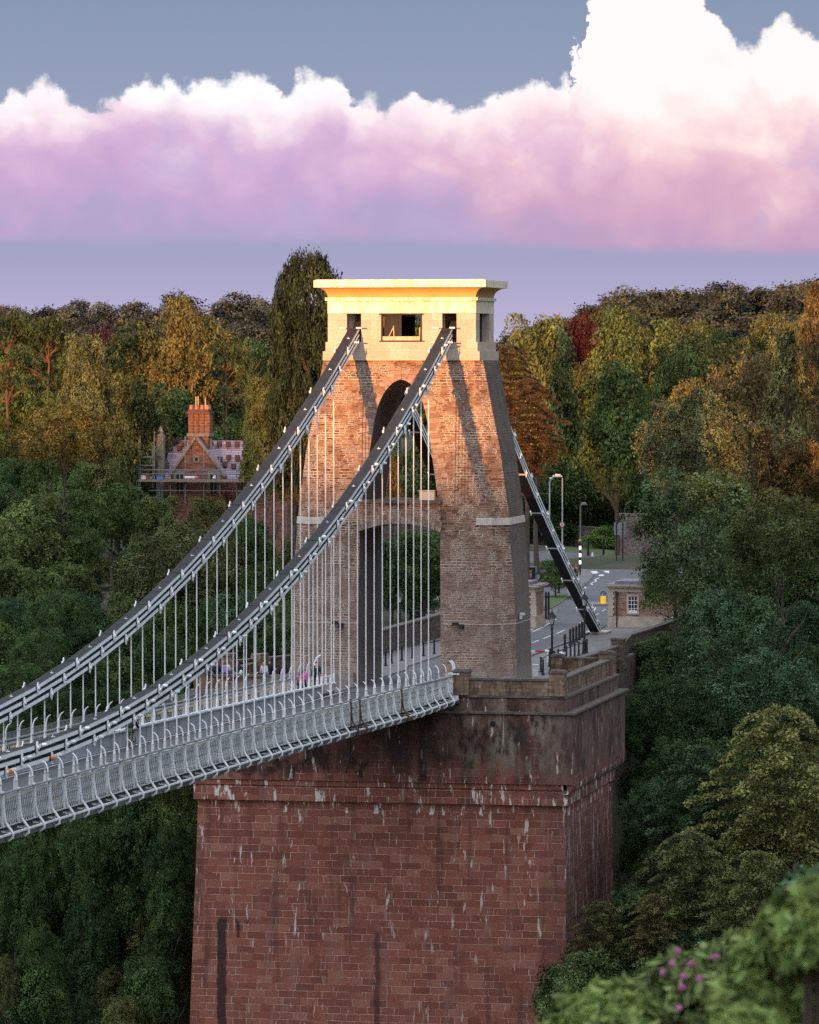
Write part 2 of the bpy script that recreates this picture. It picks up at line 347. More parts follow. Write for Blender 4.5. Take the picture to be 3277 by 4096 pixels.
M = {}
M['brick'] = masonry('tower_rubble', 0.36, 0.125, [(0.0,(0.10,0.045,0.035)),(0.2,(0.17,0.095,0.065)),(0.5,(0.285,0.165,0.105)),(0.75,(0.35,0.21,0.135)),(0.9,(0.24,0.17,0.13)),(1.0,(0.17,0.15,0.135))], (0.56,0.46,0.36), 0.022, 0.07, 0.12, stain=stain_and_shade_tower, mortar_vis=(0.42,0.56), bump=0.08)
M['vous'] = masonry('arch_stone', 0.6, 0.3, [(0.0,(0.20,0.12,0.09)),(0.5,(0.32,0.21,0.16)),(1.0,(0.40,0.30,0.23))], (0.2,0.15,0.12), 0.01, 0.03, bump=0.02)
M['red'] = masonry('red_sandstone_blocks', 1.0, 0.47, [(0.0,(0.20,0.070,0.050)),(0.35,(0.255,0.087,0.060)),(0.8,(0.30,0.107,0.073)),(1.0,(0.34,0.155,0.105))], (0.52,0.39,0.32), 0.017, 0.03, stain=stain_pier, mortar_vis=(0.34,0.60), bump=0.02)
def stain_par(t, tc, col):
    ob = tc.outputs['Object']
    col = t.mix(t.m('MULTIPLY', drips(t, ob, 2.0, 0.5, 1.0, 0.42, 0.66, 2.0), 0.75), col, (0.05,0.04,0.032))
    return t.mix(t.m('MULTIPLY', drips(t, ob, 1.2, 0.8, 1.0, 0.60, 0.68, 12.0), 0.5), col, (0.42,0.38,0.32))
M['parapet'] = masonry('parapet_stone', 0.5, 0.24, [(0.0,(0.14,0.095,0.065)),(0.5,(0.22,0.15,0.10)),(1.0,(0.30,0.22,0.15))], (0.12,0.09,0.07), 0.012, 0.02, stain=stain_par, bump=0.02)
M['coping'] = plain('weathered_coping', (0.13,0.11,0.095), 0.95, var=0.55, scale=2.5, bump=0.02)
M['wall'] = masonry('approach_wall_stone', 0.45, 0.18, [(0.0,(0.07,0.05,0.04)),(0.5,(0.12,0.09,0.07)),(1.0,(0.17,0.14,0.11))], (0.16,0.14,0.12), 0.014, 0.04, bump=0.04)
def stain_cap(t, tc, col):
    ob = tc.outputs['Object']
    col = t.mix(t.m('MULTIPLY', drips(t, ob, 2.6, 0.35, 1.0, 0.45, 0.75, 5.0), 0.5), col, (0.42,0.34,0.22))
    return col
M['cap'] = masonry('cream_limestone', 1.3, 0.62, [(0.0,(0.46,0.385,0.31)),(0.5,(0.52,0.44,0.36)),(1.0,(0.57,0.49,0.41))], (0.42,0.35,0.25), 0.006, 0.01, stain=stain_cap, bump=0.006)
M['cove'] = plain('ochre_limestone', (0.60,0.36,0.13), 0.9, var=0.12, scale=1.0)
M['frieze'] = masonry('bleached_limestone', 1.3, 1.2, [(0.0,(0.78,0.72,0.58)),(1.0,(0.84,0.80,0.70))], (0.5,0.42,0.30), 0.004, 0.0, bump=0.006,
                      stain=lambda t, tc, c: t.mix(t.m('MULTIPLY', drips(t, tc.outputs['Object'], 2.6, 0.9, 1.0, 0.46, 0.58, 5.0), 0.5), c, (0.52,0.36,0.17)))
M['band'] = plain('pale_band_stone', (0.55,0.49,0.42), 0.85, var=0.3, scale=1.4)
M['white'] = plain('bridge_grey_paint', (0.72,0.76,0.77), 0.42, var=0.22, scale=2.0)
M['girder'] = plain('girder_grey_paint', (0.30,0.33,0.35), 0.5, var=0.2, scale=0.7, bump=0.01)
M['lattice'] = plain('lattice_grey_paint', (0.48,0.53,0.53), 0.5, var=0.3, scale=1.2)
M['under'] = plain('weathered_grey_iron', (0.24,0.26,0.26), 0.65, var=0.5, scale=1.5)
M['chainside'] = plain('pale_chain_paint', (0.78,0.87,0.90), 0.38, var=0.16, scale=0.8)
M['chaintop'] = plain('chain_grime_and_shade', (0.036,0.036,0.038), 0.9, var=0.4, scale=1.0)  # grime on top; also painted shade in link gaps and undersides
M['rod'] = plain('white_rod_paint', (0.78,0.80,0.80), 0.4, var=0.12, scale=3.0)
M['rail_wood'] = plain('cream_timber', (0.62,0.46,0.27), 0.7, var=0.3, scale=3.0)
M['rust'] = plain('orange_lamp_glass', (0.65,0.20,0.03), 0.35, var=0.2, scale=6.0)
M['rustpaint'] = plain('rusted_iron', (0.12,0.05,0.03), 0.8, var=0.4)
M['asphalt'] = plain('asphalt', (0.105,0.108,0.115), 0.85, var=0.3, scale=0.5, bump=0.004)
M['bridgeroad'] = plain('bridge_asphalt', (0.045,0.044,0.052), 0.85, var=0.25, scale=0.6, bump=0.004)
M['pave'] = plain('pavement', (0.17,0.165,0.16), 0.9, var=0.3, scale=0.8, bump=0.004)
M['kerb'] = plain('kerb_stone', (0.22,0.21,0.20), 0.9, var=0.3, scale=2.0)
M['paint'] = plain('road_paint', (0.70,0.72,0.74), 0.7, var=0.35, scale=5.0)
M['black'] = plain('black_iron_paint', (0.012,0.013,0.015), 0.75, var=0.3)
M['dark'] = plain('dark_interior', (0.03,0.028,0.026), 0.9)
M['concrete'] = plain('cream_render', (0.50,0.42,0.33), 0.9, var=0.3, scale=1.5)
def glassy(name, col, rough=0.08):
    m, t, b = material(name); b.inputs['Base Color'].default_value = (*col, 1); b.inputs['Roughness'].default_value = rough; b.inputs['Specular IOR Level'].default_value = 0.8; return m
M['glass'] = glassy('window_glass', (0.03,0.035,0.04))
def meshmat(name, col, a):
    m, t, b = material(name)
    b.inputs['Base Color'].default_value = (*col, 1); b.inputs['Roughness'].default_value = 0.6
    tr = t.new('ShaderNodeBsdfTransparent'); mx = t.new('ShaderNodeMixShader'); mx.inputs[0].default_value = a
    t.l.new(tr.outputs[0], mx.inputs[1]); t.l.new(b.outputs[0], mx.inputs[2]); t.l.new(mx.outputs[0], t.n['Material Output'].inputs['Surface'])
    return m
M['wire'] = meshmat('fine_wire_mesh', (0.40,0.40,0.40), 0.33)
# ================================================================ GROUND
def smooth(t): t = np.clip(t, 0, 1); return t*t*(3-2*t)
GZ = -0.40                                            # level of the road and pavements by the tower
def terrain(X, Y):
    X = np.asarray(X, float); Y = np.asarray(Y, float)
    west = np.full(np.broadcast(X, Y).shape, GZ-0.35)
    bank = -64*smooth((np.where(X < 0, 20.0, 13.0)-Y)/46.0)                # the gorge's west bank at the pier
    lw = np.interp(Y, [-70,-50,-20,-8,0,8,33,66,90], [-66,-64,-45,-31,-22,-14,-8,-3,0])      # wooded slope on the left
    rw = np.interp(Y, [-70,-60,-30,-12,1,18,38,55,78], [-66,-64,-44,-28,-21,-15,-10,-6,0])   # side valley on the right
    fl = smooth((-13.5-X)/7.0); fr = smooth((X-8.8)/3.0)
    bank = bank*(1-fl)*(1-fr)+lw*fl+rw*fr
    far = 15*smooth((Y-230)/360.0) + 5*np.sin(X/130.0+1.0)*smooth((Y-260)/300.0) + 6*smooth((X-40)/220.0)*smooth((Y-60)/200.0)
    side = 0
    lump = 1.4*np.sin(X*0.11+Y*0.07)*np.sin(Y*0.13-X*0.05)*smooth((np.hypot(X, Y-60)-60)/60.0)
    w = west+bank+far+side+lump
    w = w + -30*smooth((Y-1100)/700.0)
    # the camera's own bank: a grassy down, falling steeply to the gorge, rising behind to the downs
    e = 19.3 - 0.19*np.clip(Y+300, 0, 28) - 75*smooth((Y+274)/70.0)
    e = e + 19*smooth((-420-Y)/420.0) + 3.0*np.sin(X/37.0)*smooth((-500-Y)/300.0) + 1.2*np.sin(X/11.0+1)*smooth((-500-Y)/300.0)
    e = np.maximum(e, -66)
    return np.where(Y > -115, np.maximum(w, -66), e)
def build_ground():
    def axis(lo, hi, step, far, k):
        a = list(np.arange(lo, hi+0.01, step)); s = step
        while a[-1] < far: s *= k; a.append(a[-1]+s)
        s = step; b = [a[0]]
        while b[-1] > -far: s *= k; b.append(b[-1]-s)
        return np.array(b[:0:-1]+a)
    xs = axis(-120, 140, 3.0, 6000, 1.12); ys = axis(-330, 240, 3.0, 6500, 1.10)
    XX, YY = np.meshgrid(xs, ys); ZZ = terrain(XX, YY)
    ny, nx = XX.shape
    v = np.stack([XX.ravel(), YY.ravel(), ZZ.ravel()], 1)
    i = np.arange(ny*nx).reshape(ny, nx)
    # leave the pier's own footprint out
    f = np.stack([i[:-1,:-1].ravel(), i[:-1,1:].ravel(), i[1:,1:].ravel(), i[1:,:-1].ravel()], 1)
    c = v[f].mean(1); keep = np.abs(c[:,0]) < 1e9
    me = bpy.data.meshes.new('ground'); me.from_pydata(v.tolist(), [], f[keep].tolist())
    m, t, b = material('wood_floor'); tc = t.new('ShaderNodeTexCoord'); ob = tc.outputs['Object']
    col = t.ramp(t.noise(ob, 0.12, 6.0, 0.65)[0], [(0.3,(0.018,0.026,0.010)),(0.5,(0.032,0.040,0.016)),(0.62,(0.055,0.043,0.028)),(0.75,(0.10,0.07,0.05))])
    t.put(b.inputs['Base Color'], col); b.inputs['Roughness'].default_value = 1.0
    me.materials.append(m); me.polygons.foreach_set('use_smooth', [True]*len(me.polygons))
    o = bpy.data.objects.new('ground', me); COL.objects.link(o); tag(o, kind='structure')
build_ground()

# ================================================================ TOWER
WT = [(-0.6,7.62),(0,7.60),(4,7.49),(7,7.32),(10.5,7.06),(11.5,6.97),(15.2,6.45),(17.5,5.98),(20.94,5.33)]
def tW(z): return float(np.interp(z, [a for a, _ in WT], [b for _, b in WT]))
def tD(z): return 4.25-0.95*max(z, 0)/20.94
def tC(z): return 1.44-0.95*max(z, 0)/20.94
AR = [(-0.6,2.82),(0,2.80),(9.7,2.68),(11.9,2.52),(13.8,2.24),(16,1.92),(17.5,1.68),(18.3,1.42),(18.9,1.10),(19.35,0.72),(19.6,0.36),(19.7,0.0)]
def aW(z): return float(np.interp(z, [a for a, _ in AR], [b for _, b in AR])) if z < 19.7 else 0.0

tower = empty('bridge_tower', (0,0,0), label='tall tapering rubble-stone suspension bridge tower with pointed arch and cream stone cap', cat='tower')
def build_tower():
    zs = sorted(set([round(z, 2) for z in np.arange(-0.6, 20.5, 0.6)]+[20.94, 18.3, 18.6, 18.9, 19.1, 19.35, 19.5, 19.6, 19.7]))
    m = MB()
    for z0, z1 in zip(zs[:-1], zs[1:]):
        w0, w1, d0, d1, c0, c1, a0, a1 = tW(z0), tW(z1), tD(z0), tD(z1), tC(z0), tC(z1), aW(z0), aW(z1)
        for s in (-1, 1):
            # plan loop of one half, front to back
            L0 = [(s*a0,-d0),(s*(w0-c0),-d0),(s*w0,-d0+c0),(s*w0,d0-c0),(s*(w0-c0),d0),(s*a0,d0)]
            L1 = [(s*a1,-d1),(s*(w1-c1),-d1),(s*w1,-d1+c1),(s*w1,d1-c1),(s*(w1-c1),d1),(s*a1,d1)]
            for i in range(5):
                q = [(*L0[i],z0),(*L0[i+1],z0),(*L1[i+1],z1),(*L1[i],z1)]
                if s < 0: q = q[::-1]
                # subdivide wide faces is not needed: texture is procedural
                m.face(q)
            if z0 < 19.7:
                q = [(*L0[5],z0),(*L0[0],z0),(*L1[0],z1),(*L1[5],z1)]
                if s < 0: q = q[::-1]
                m.face(q)
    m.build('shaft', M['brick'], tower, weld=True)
    # arch ring, block by block, a hand proud of the wall
    m = MB(); pts = []
    zz = [13.2,14.0,14.8,15.6,16.4,17.2,17.9,18.5,19.0,19.4,19.62,19.7]
    for z in zz: pts.append((-aW(z), z))
    pts += [(0.0, 19.72)] if False else []
    pts += [(aW(z), z) for z in zz[::-1][1:]]
    # resample evenly
    P = np.array(pts); dl = np.r_[0, np.cumsum(np.hypot(*np.diff(P, axis=0).T))]
    n = 44; s_ = np.linspace(0, dl[-1], n+1); Q = np.stack([np.interp(s_, dl, P[:,0]), np.interp(s_, dl, P[:,1])], 1)
    T = np.gradient(Q, axis=0); T /= np.hypot(T[:,0], T[:,1])[:,None]; N = np.stack([-T[:,1], T[:,0]], 1)
    for i in range(n):
        dep = 0.85 if i % 2 else 0.72
        a, b = Q[i]+T[i]*0.012, Q[i+1]-T[i+1]*0.012
        c, d = b+N[i+1]*dep, a+N[i]*dep
        poly = [tuple(a), tuple(b), tuple(c), tuple(d)]
        y = -tD((a[1]+c[1])/2)
        pr = 0.035+0.02*random.random()
        F = [(p_[0], -tD(p_[1])-pr, p_[1]) for p_ in poly]; B = [(p_[0], -tD(p_[1])+0.08, p_[1]) for p_ in poly]
        uvo = random.random()*40
        m.face(F[::-1], uv=[(p_[0]+uvo, p_[1]+uvo*1.7) for p_ in poly][::-1])
        for k in range(4): m.face([F[k], F[(k+1)%4], B[(k+1)%4], B[k]])
    m.build('arch_ring', M['vous'], tower)
    # crossbeam over the roadway, with its flat arch
    m = MB(); k = 14
    xa = np.linspace(-2.74, 2.74, k+1); za = 9.75+0.55*(1-(xa/2.74)**2)
    for i in range(k):
        x0, x1, z0, z1 = xa[i], xa[i+1], za[i], za[i+1]
        for y, fl in ((-4.02, 0), (3.9, 1)):
            q = [(x0,y,z0),(x1,y,z1),(x1,y,11.75),(x0,y,11.75)]
            m.face(q if not fl else q[::-1])
        m.face([(x0,3.9,z0),(x1,3.9,z1),(x1,-4.02,z1),(x0,-4.02,z0)])
    m.face([(-2.74,-4.02,11.75),(2.74,-4.02,11.75),(2.74,3.9,11.75),(-2.74,3.9,11.75)])
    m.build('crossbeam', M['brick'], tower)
    m = MB()
    for i in range(25):
        u0, u1 = -1+2*i/25+0.004, -1+2*(i+1)/25-0.004
        f = lambda u, o: (u*(2.74+o*0.25), -4.06, 9.75+0.55*(1-u*u)+o)
        q = [f(u0,0), f(u1,0), f(u1,0.62), f(u0,0.62)]
        uvo = random.random()*30
        m.face(q, uv=[(p_[0]+uvo, p_[2]+uvo) for p_ in q])
        g = [(p_[0], -3.98, p_[2]) for p_ in q]
        for k2 in range(4): m.face([q[k2], g[k2], g[(k2+1)%4], q[(k2+1)%4]])
    m.build('flat_arch', M['vous'], tower)
    m = MB(); m.box(-2.62, 2.78, -4.28, -3.6, 11.62, 11.84); m.build('ledge', M['coping'], tower)
    m = MB(); m.box(1.35, 2.34, -4.1, -3.4, 11.845, 12.42); m.box(1.30, 2.38, -4.15, -3.35, 12.42, 12.47); m.build('stone_block', M['cap'], tower)
    # pale band stones at the four corners
    for s in (-1, 1):
        m = MB(); z0, z1 = 10.22, 10.68
        for za_, zb_ in ((z0, z1),):
            w0, d0, c0, w1, d1, c1 = tW(za_)+.05, tD(za_)+.05, tC(za_), tW(zb_)+.05, tD(zb_)+.05, tC(zb_)
            xi = 5.05
            A = [(s*xi,-d0),(s*(w0-c0),-d0),(s*w0,-d0+c0),(s*w0,d0-c0)]; B = [(s*xi,-d1),(s*(w1-c1),-d1),(s*w1,-d1+c1),(s*w1,d1-c1)]
            for i in range(3):
                q = [(*A[i],za_),(*A[i+1],za_),(*B[i+1],zb_),(*B[i],zb_)]; m.face(q if s > 0 else q[::-1])
            m.face([(*p_, zb_) for p_ in B]); m.face([(*p_, za_) for p_ in A])
            q = [(s*xi,-d0,za_),(s*xi,-d0+0.08,za_),(s*xi,-d1+0.08,zb_),(s*xi,-d1,zb_)]; m.face(q)
        m.build('band_stone', M['band'], tower)
    # thin string course line
    for s in (-1, 1):
        m = MB(); z = 3.75
        w0, d0, c0 = tW(z)+.03, tD(z)+.03, tC(z)
        L = [(s*2.78,-d0),(s*(w0-c0),-d0),(s*w0,-d0+c0),(s*w0,d0-c0)]
        for i in range(3):
            q = [(*L[i],z),(*L[i+1],z),(*L[i+1],z+.05),(*L[i],z+.05)]; m.face(q if s > 0 else q[::-1])
        m.build('string_course', M['band'], tower)
    # ---- cap: two plinths, chamber walls, frieze, moulding, cove, fascia
    def ring(z0, z1, x, y, name, mat):
        m = MB(); m.box(-x, x, -y, y, z0, z1); return m.build(name, mat, tower)
    ring(20.94, 21.53, 5.22, 3.48, 'plinth', M['cap']); ring(21.533, 22.14, 5.06, 3.36, 'plinth', M['cap'])
    m = MB(); wx, wy, th = 4.93, 3.25, 0.8
    for ys, ye in ((-wy, -wy+th), (wy-th, wy)):
        for a, b in ((-wx,-3.66),(-2.70,-1.36),(1.36,2.70),(3.66,wx)):
            m = MB(); m.box(a, b, ys, ye, 22.143, 24.01); m.build('chamber_wall', M['cap'], tower)
    for s in (-1, 1):
        for a, b in ((-wy+th+.003,-1.9),(1.6,wy-th-.003)):
            m = MB(); m.box(min(s*wx,s*(wx-th)), max(s*wx,s*(wx-th)), a, b, 22.143, 24.01); m.build('chamber_wall', M['cap'], tower)
    ring(24.013, 24.84, 4.95, 3.28, 'frieze', M['frieze'])
    ring(24.843, 25.05, 5.08, 3.42, 'moulding', M['frieze'])
    m = MB(); prof = []
    for i in range(13):
        u = i/12*math.pi/2; prof.append((0.66*(1-math.cos(u)), 25.053+0.64*math.sin(u)))
    for i in range(12):
        (o0, z0), (o1, z1) = prof[i], prof[i+1]
        a = [(-4.93-o0,-3.25-o0),(4.93+o0,-3.25-o0),(4.93+o0,3.25+o0),(-4.93-o0,3.25+o0)]; b = [(-4.93-o1,-3.25-o1),(4.93+o1,-3.25-o1),(4.93+o1,3.25+o1),(-4.93-o1,3.25+o1)]
        for k in range(4): m.face([(*a[k],z0),(*a[(k+1)%4],z0),(*b[(k+1)%4],z1),(*b[k],z1)])
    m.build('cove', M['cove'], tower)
    m = MB(); m.box(-5.72, 5.72, -4.02, 4.02, 25.70, 26.17); m.box(-5.60, 5.60, -3.9, 3.9, 26.17, 26.21); m.build('fascia', M['frieze'], tower)
    # window between the slots: iron frame, added dark panels on the left, timber board across the foot
    w = MB(); Y = -3.30
    for a, b, c, d in ((-1.36,-1.26,22.2,24.0),(1.26,1.36,22.2,24.0),(-1.5,1.5,23.92,24.0),(-1.5,1.55,22.15,22.22),(-0.08,0.0,22.2,23.95)): w.box(a, b, Y, Y+0.1, c, d)
    wf = w.build('window', M['black'], tower)
    w = MB(); w.box(-1.24, 1.24, Y-0.06, Y+0.02, 22.24, 22.50); w.build('timber_board', M['rail_wood'], wf)
    w = MB(); w.box(-1.24, -0.10, -2.9, -2.8, 22.24, 23.95); w.build('shade_panel', M['dark'], wf); w = MB(); w.box(-1.3, -0.05, 1.4, 1.5, 22.24, 23.95); w.build('shade_panel', M['dark'], wf)  # panels added so the left half looks dark, standing in for interior shade
    w = MB(); w.bar((-0.9,-3.0,22.5),(-0.6,-2.95,23.1),0.05); w.bar((-0.55,-3.0,22.5),(-0.6,-2.95,23.2),0.05); w.bar((1.15,-3.0,22.5),(1.17,-3.0,23.1),0.06); w.build('timber_prop', M['rail_wood'], wf)
    # side opening shutter
    w = MB(); w.box(4.35, 4.42, -1.9, 1.6, 22.15, 24.0)
    for y in np.arange(-1.7, 1.6, 0.22): w.box(4.42, 4.46, y, y+0.1, 22.2, 23.95)
    w.build('side_shutter', M['dark'], tower)
    w = MB(); w.box(4.5, 4.62, -1.7, -0.2, 22.2, 22.42); w.build('side_sill', M['band'], tower)
    # saddles for the chains inside the chamber
    for s in (-1, 1):
        w = MB(); w.prism([(-2.2,22.15),(2.2,22.15),(2.2,22.7),(1.2,23.5),(-1.2,23.5),(-2.2,22.7)], 'x', s*3.13-0.42, s*3.13+0.42); w.build('saddle', M['dark'], tower)
    # small security cameras on brackets
    for x in (-4.05, 3.98):
        w = MB(); z = 3.72; y = -tD(z)
        w.bar((x,y+0.05,z),(x,y-0.35,z+0.05),0.08); w.cbox((x-0.18,y-0.35,z+0.08),(0.42,0.2,0.2),0.4); w.cbox((x+0.22,y-0.3,z-0.1),(0.28,0.25,0.32),-0.3)
        w.build('wall_camera', M['black'], tower)
    w = MB(); w.cbox((7.62,-1.5,4.2),(0.12,0.3,0.35)); w.cbox((7.75,-1.6,4.35),(0.3,0.2,0.15)); w.build('floodlight', M['white'], tower)
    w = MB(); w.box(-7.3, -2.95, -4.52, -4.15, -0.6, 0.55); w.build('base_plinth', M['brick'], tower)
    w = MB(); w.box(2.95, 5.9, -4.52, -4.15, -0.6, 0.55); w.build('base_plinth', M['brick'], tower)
build_tower()

# ================================================================ PIER
pier = empty('bridge_pier', (0,0,-34), label='huge red sandstone pier with white lime stains carrying the bridge tower', cat='bridge pier')
def build_pier():
    def put(m, name, mat): o = m.build(name, mat, pier); o.matrix_parent_inverse = Matrix.Translation((0,0,34)); return o
    m = MB()   # battered shaft
    a = (-12.25, 11.85, -9.15, 10.2, -7.45); b = (-13.35, 12.15, -9.7, 11.0, -38.0)
    T = [(a[0],a[2]),(a[1],a[2]),(a[1],a[3]),(a[0],a[3])]; B = [(b[0],b[2]),(b[1],b[2]),(b[1],b[3]),(b[0],b[3])]
    for k in range(4): m.face([(*B[k],b[4]),(*B[(k+1)%4],b[4]),(*T[(k+1)%4],a[4]),(*T[k],a[4])])
    put(m, 'shaft', M['red'])
    m = MB(); m.box(-12.50, 12.02, -9.42, 10.3, -7.45, -6.50); m.box(-12.42, 12.1, -9.36, 10.3, -6.50, -6.42); put(m, 'lower_band', M['red'])
    m = MB(); m.box(-12.30, 12.36, -9.60, 12.6, -6.10, -1.62); put(m, 'upper_block', M['red'])
    # curved corbel below the upper block's long side and front
    m = MB(); prof = [(12.36,-6.10)]+[(12.02+0.34*math.cos(u), -6.10-0.62*math.sin(u)) for u in np.linspace(0.1, 1.5, 7)]+[(11.8,-6.74),(11.8,-6.10)]
    m.prism(prof, 'y', -9.5, 12.4); m.box(-12.4, 12.0, -9.50, -9.0, -6.45, -6.102)
    put(m, 'corbel', M['red'])
    m = MB(); m.box(-12.4, 12.56, -9.75, 12.8, -1.62, -1.48); put(m, 'ledge', M['coping'])
    m = MB(); m.box(-12.1, 11.95, -9.30, 12.2, -1.477, -0.60); put(m, 'upper_course', M['red'])
    m = MB(); m.box(-12.15, 12.02, -9.40, 12.3, -0.597, -0.45); put(m, 'string_course', M['coping'])
    # parapets: front right, front left, right side, and posts
    def wallp(x0, x1, y0, y1, z0, z1):
        m = MB(); m.box(x0, x1, y0, y1, z0, z1); o = put(m, 'parapet', M['parapet'])
        m = MB(); m.box(x0-0.06, x1+0.06, y0-0.08, y1+0.08, z1+0.002, z1+0.14); put(m, 'coping', M['coping'])
    def post(x, y, z1=1.0, s=1.0, z0=-0.45):
        m = MB(); m.box(x-s/2, x+s/2, y-s/2, y+s/2, z0, z1); put(m, 'parapet_post', M['parapet'])
        m = MB(); m.box(x-s/2-0.06, x+s/2+0.06, y-s/2-0.06, y+s/2+0.06, z1+0.002, z1+0.12); m.box(x-s/2+0.05, x+s/2-0.05, y-s/2+0.05, y+s/2-0.05, z1+0.12, z1+0.2); put(m, 'post_cap', M['coping'])
    wallp(5.65, 10.85, -9.25, -8.75, -0.447, 0.50); post(5.15, -9.05); post(11.35, -9.0)
    wallp(-11.6, -6.05, -9.25, -8.8, -0.447, 0.48); post(-12.0, -9.0, 0.75, 0.9)
    wallp(11.1, 11.6, -8.45, 10.5, -0.447, 0.50); post(11.35, 11.0, 1.0)
    for y in (-4.0, 1.0, 6.0):
        m = MB(); m.box(11.05, 11.68, y-0.35, y+0.35, -0.445, 0.48); put(m, 'parapet_pilaster', M['parapet'])
    wallp(8.35, 10.8, 10.8, 11.3, -0.447, 0.60); post(7.95, 11.0, 0.75, 0.8)
    wallp(-12.0, -11.6, -8.5, 4.5, -0.447, 0.4)
    m = MB(); m.box(-12.0, -11.0, 4.6, 5.6, -0.45, 1.1); put(m, 'parapet_post', M['parapet'])
    m = MB(); m.box(-11.9, 11.0, -8.7, 12.4, -0.58, GZ-0.06); o = put(m, 'paving', M['pave'])
    # small drain hole mouth and a hanging cable
    m = MB(); m.tube([(7.25,-9.55,-2.22),(7.25,-9.75,-2.25)], 0.17, 10); put(m, 'drain_mouth', M['black'])
    m = MB(); m.tube([(-2.05,-9.8,-2.3),(-2.03,-9.82,-4.4),(-2.15,-9.8,-4.9),(-2.35,-9.78,-5.6)], 0.055, 6); put(m, 'hanging_cable', M['black'])
build_pier()

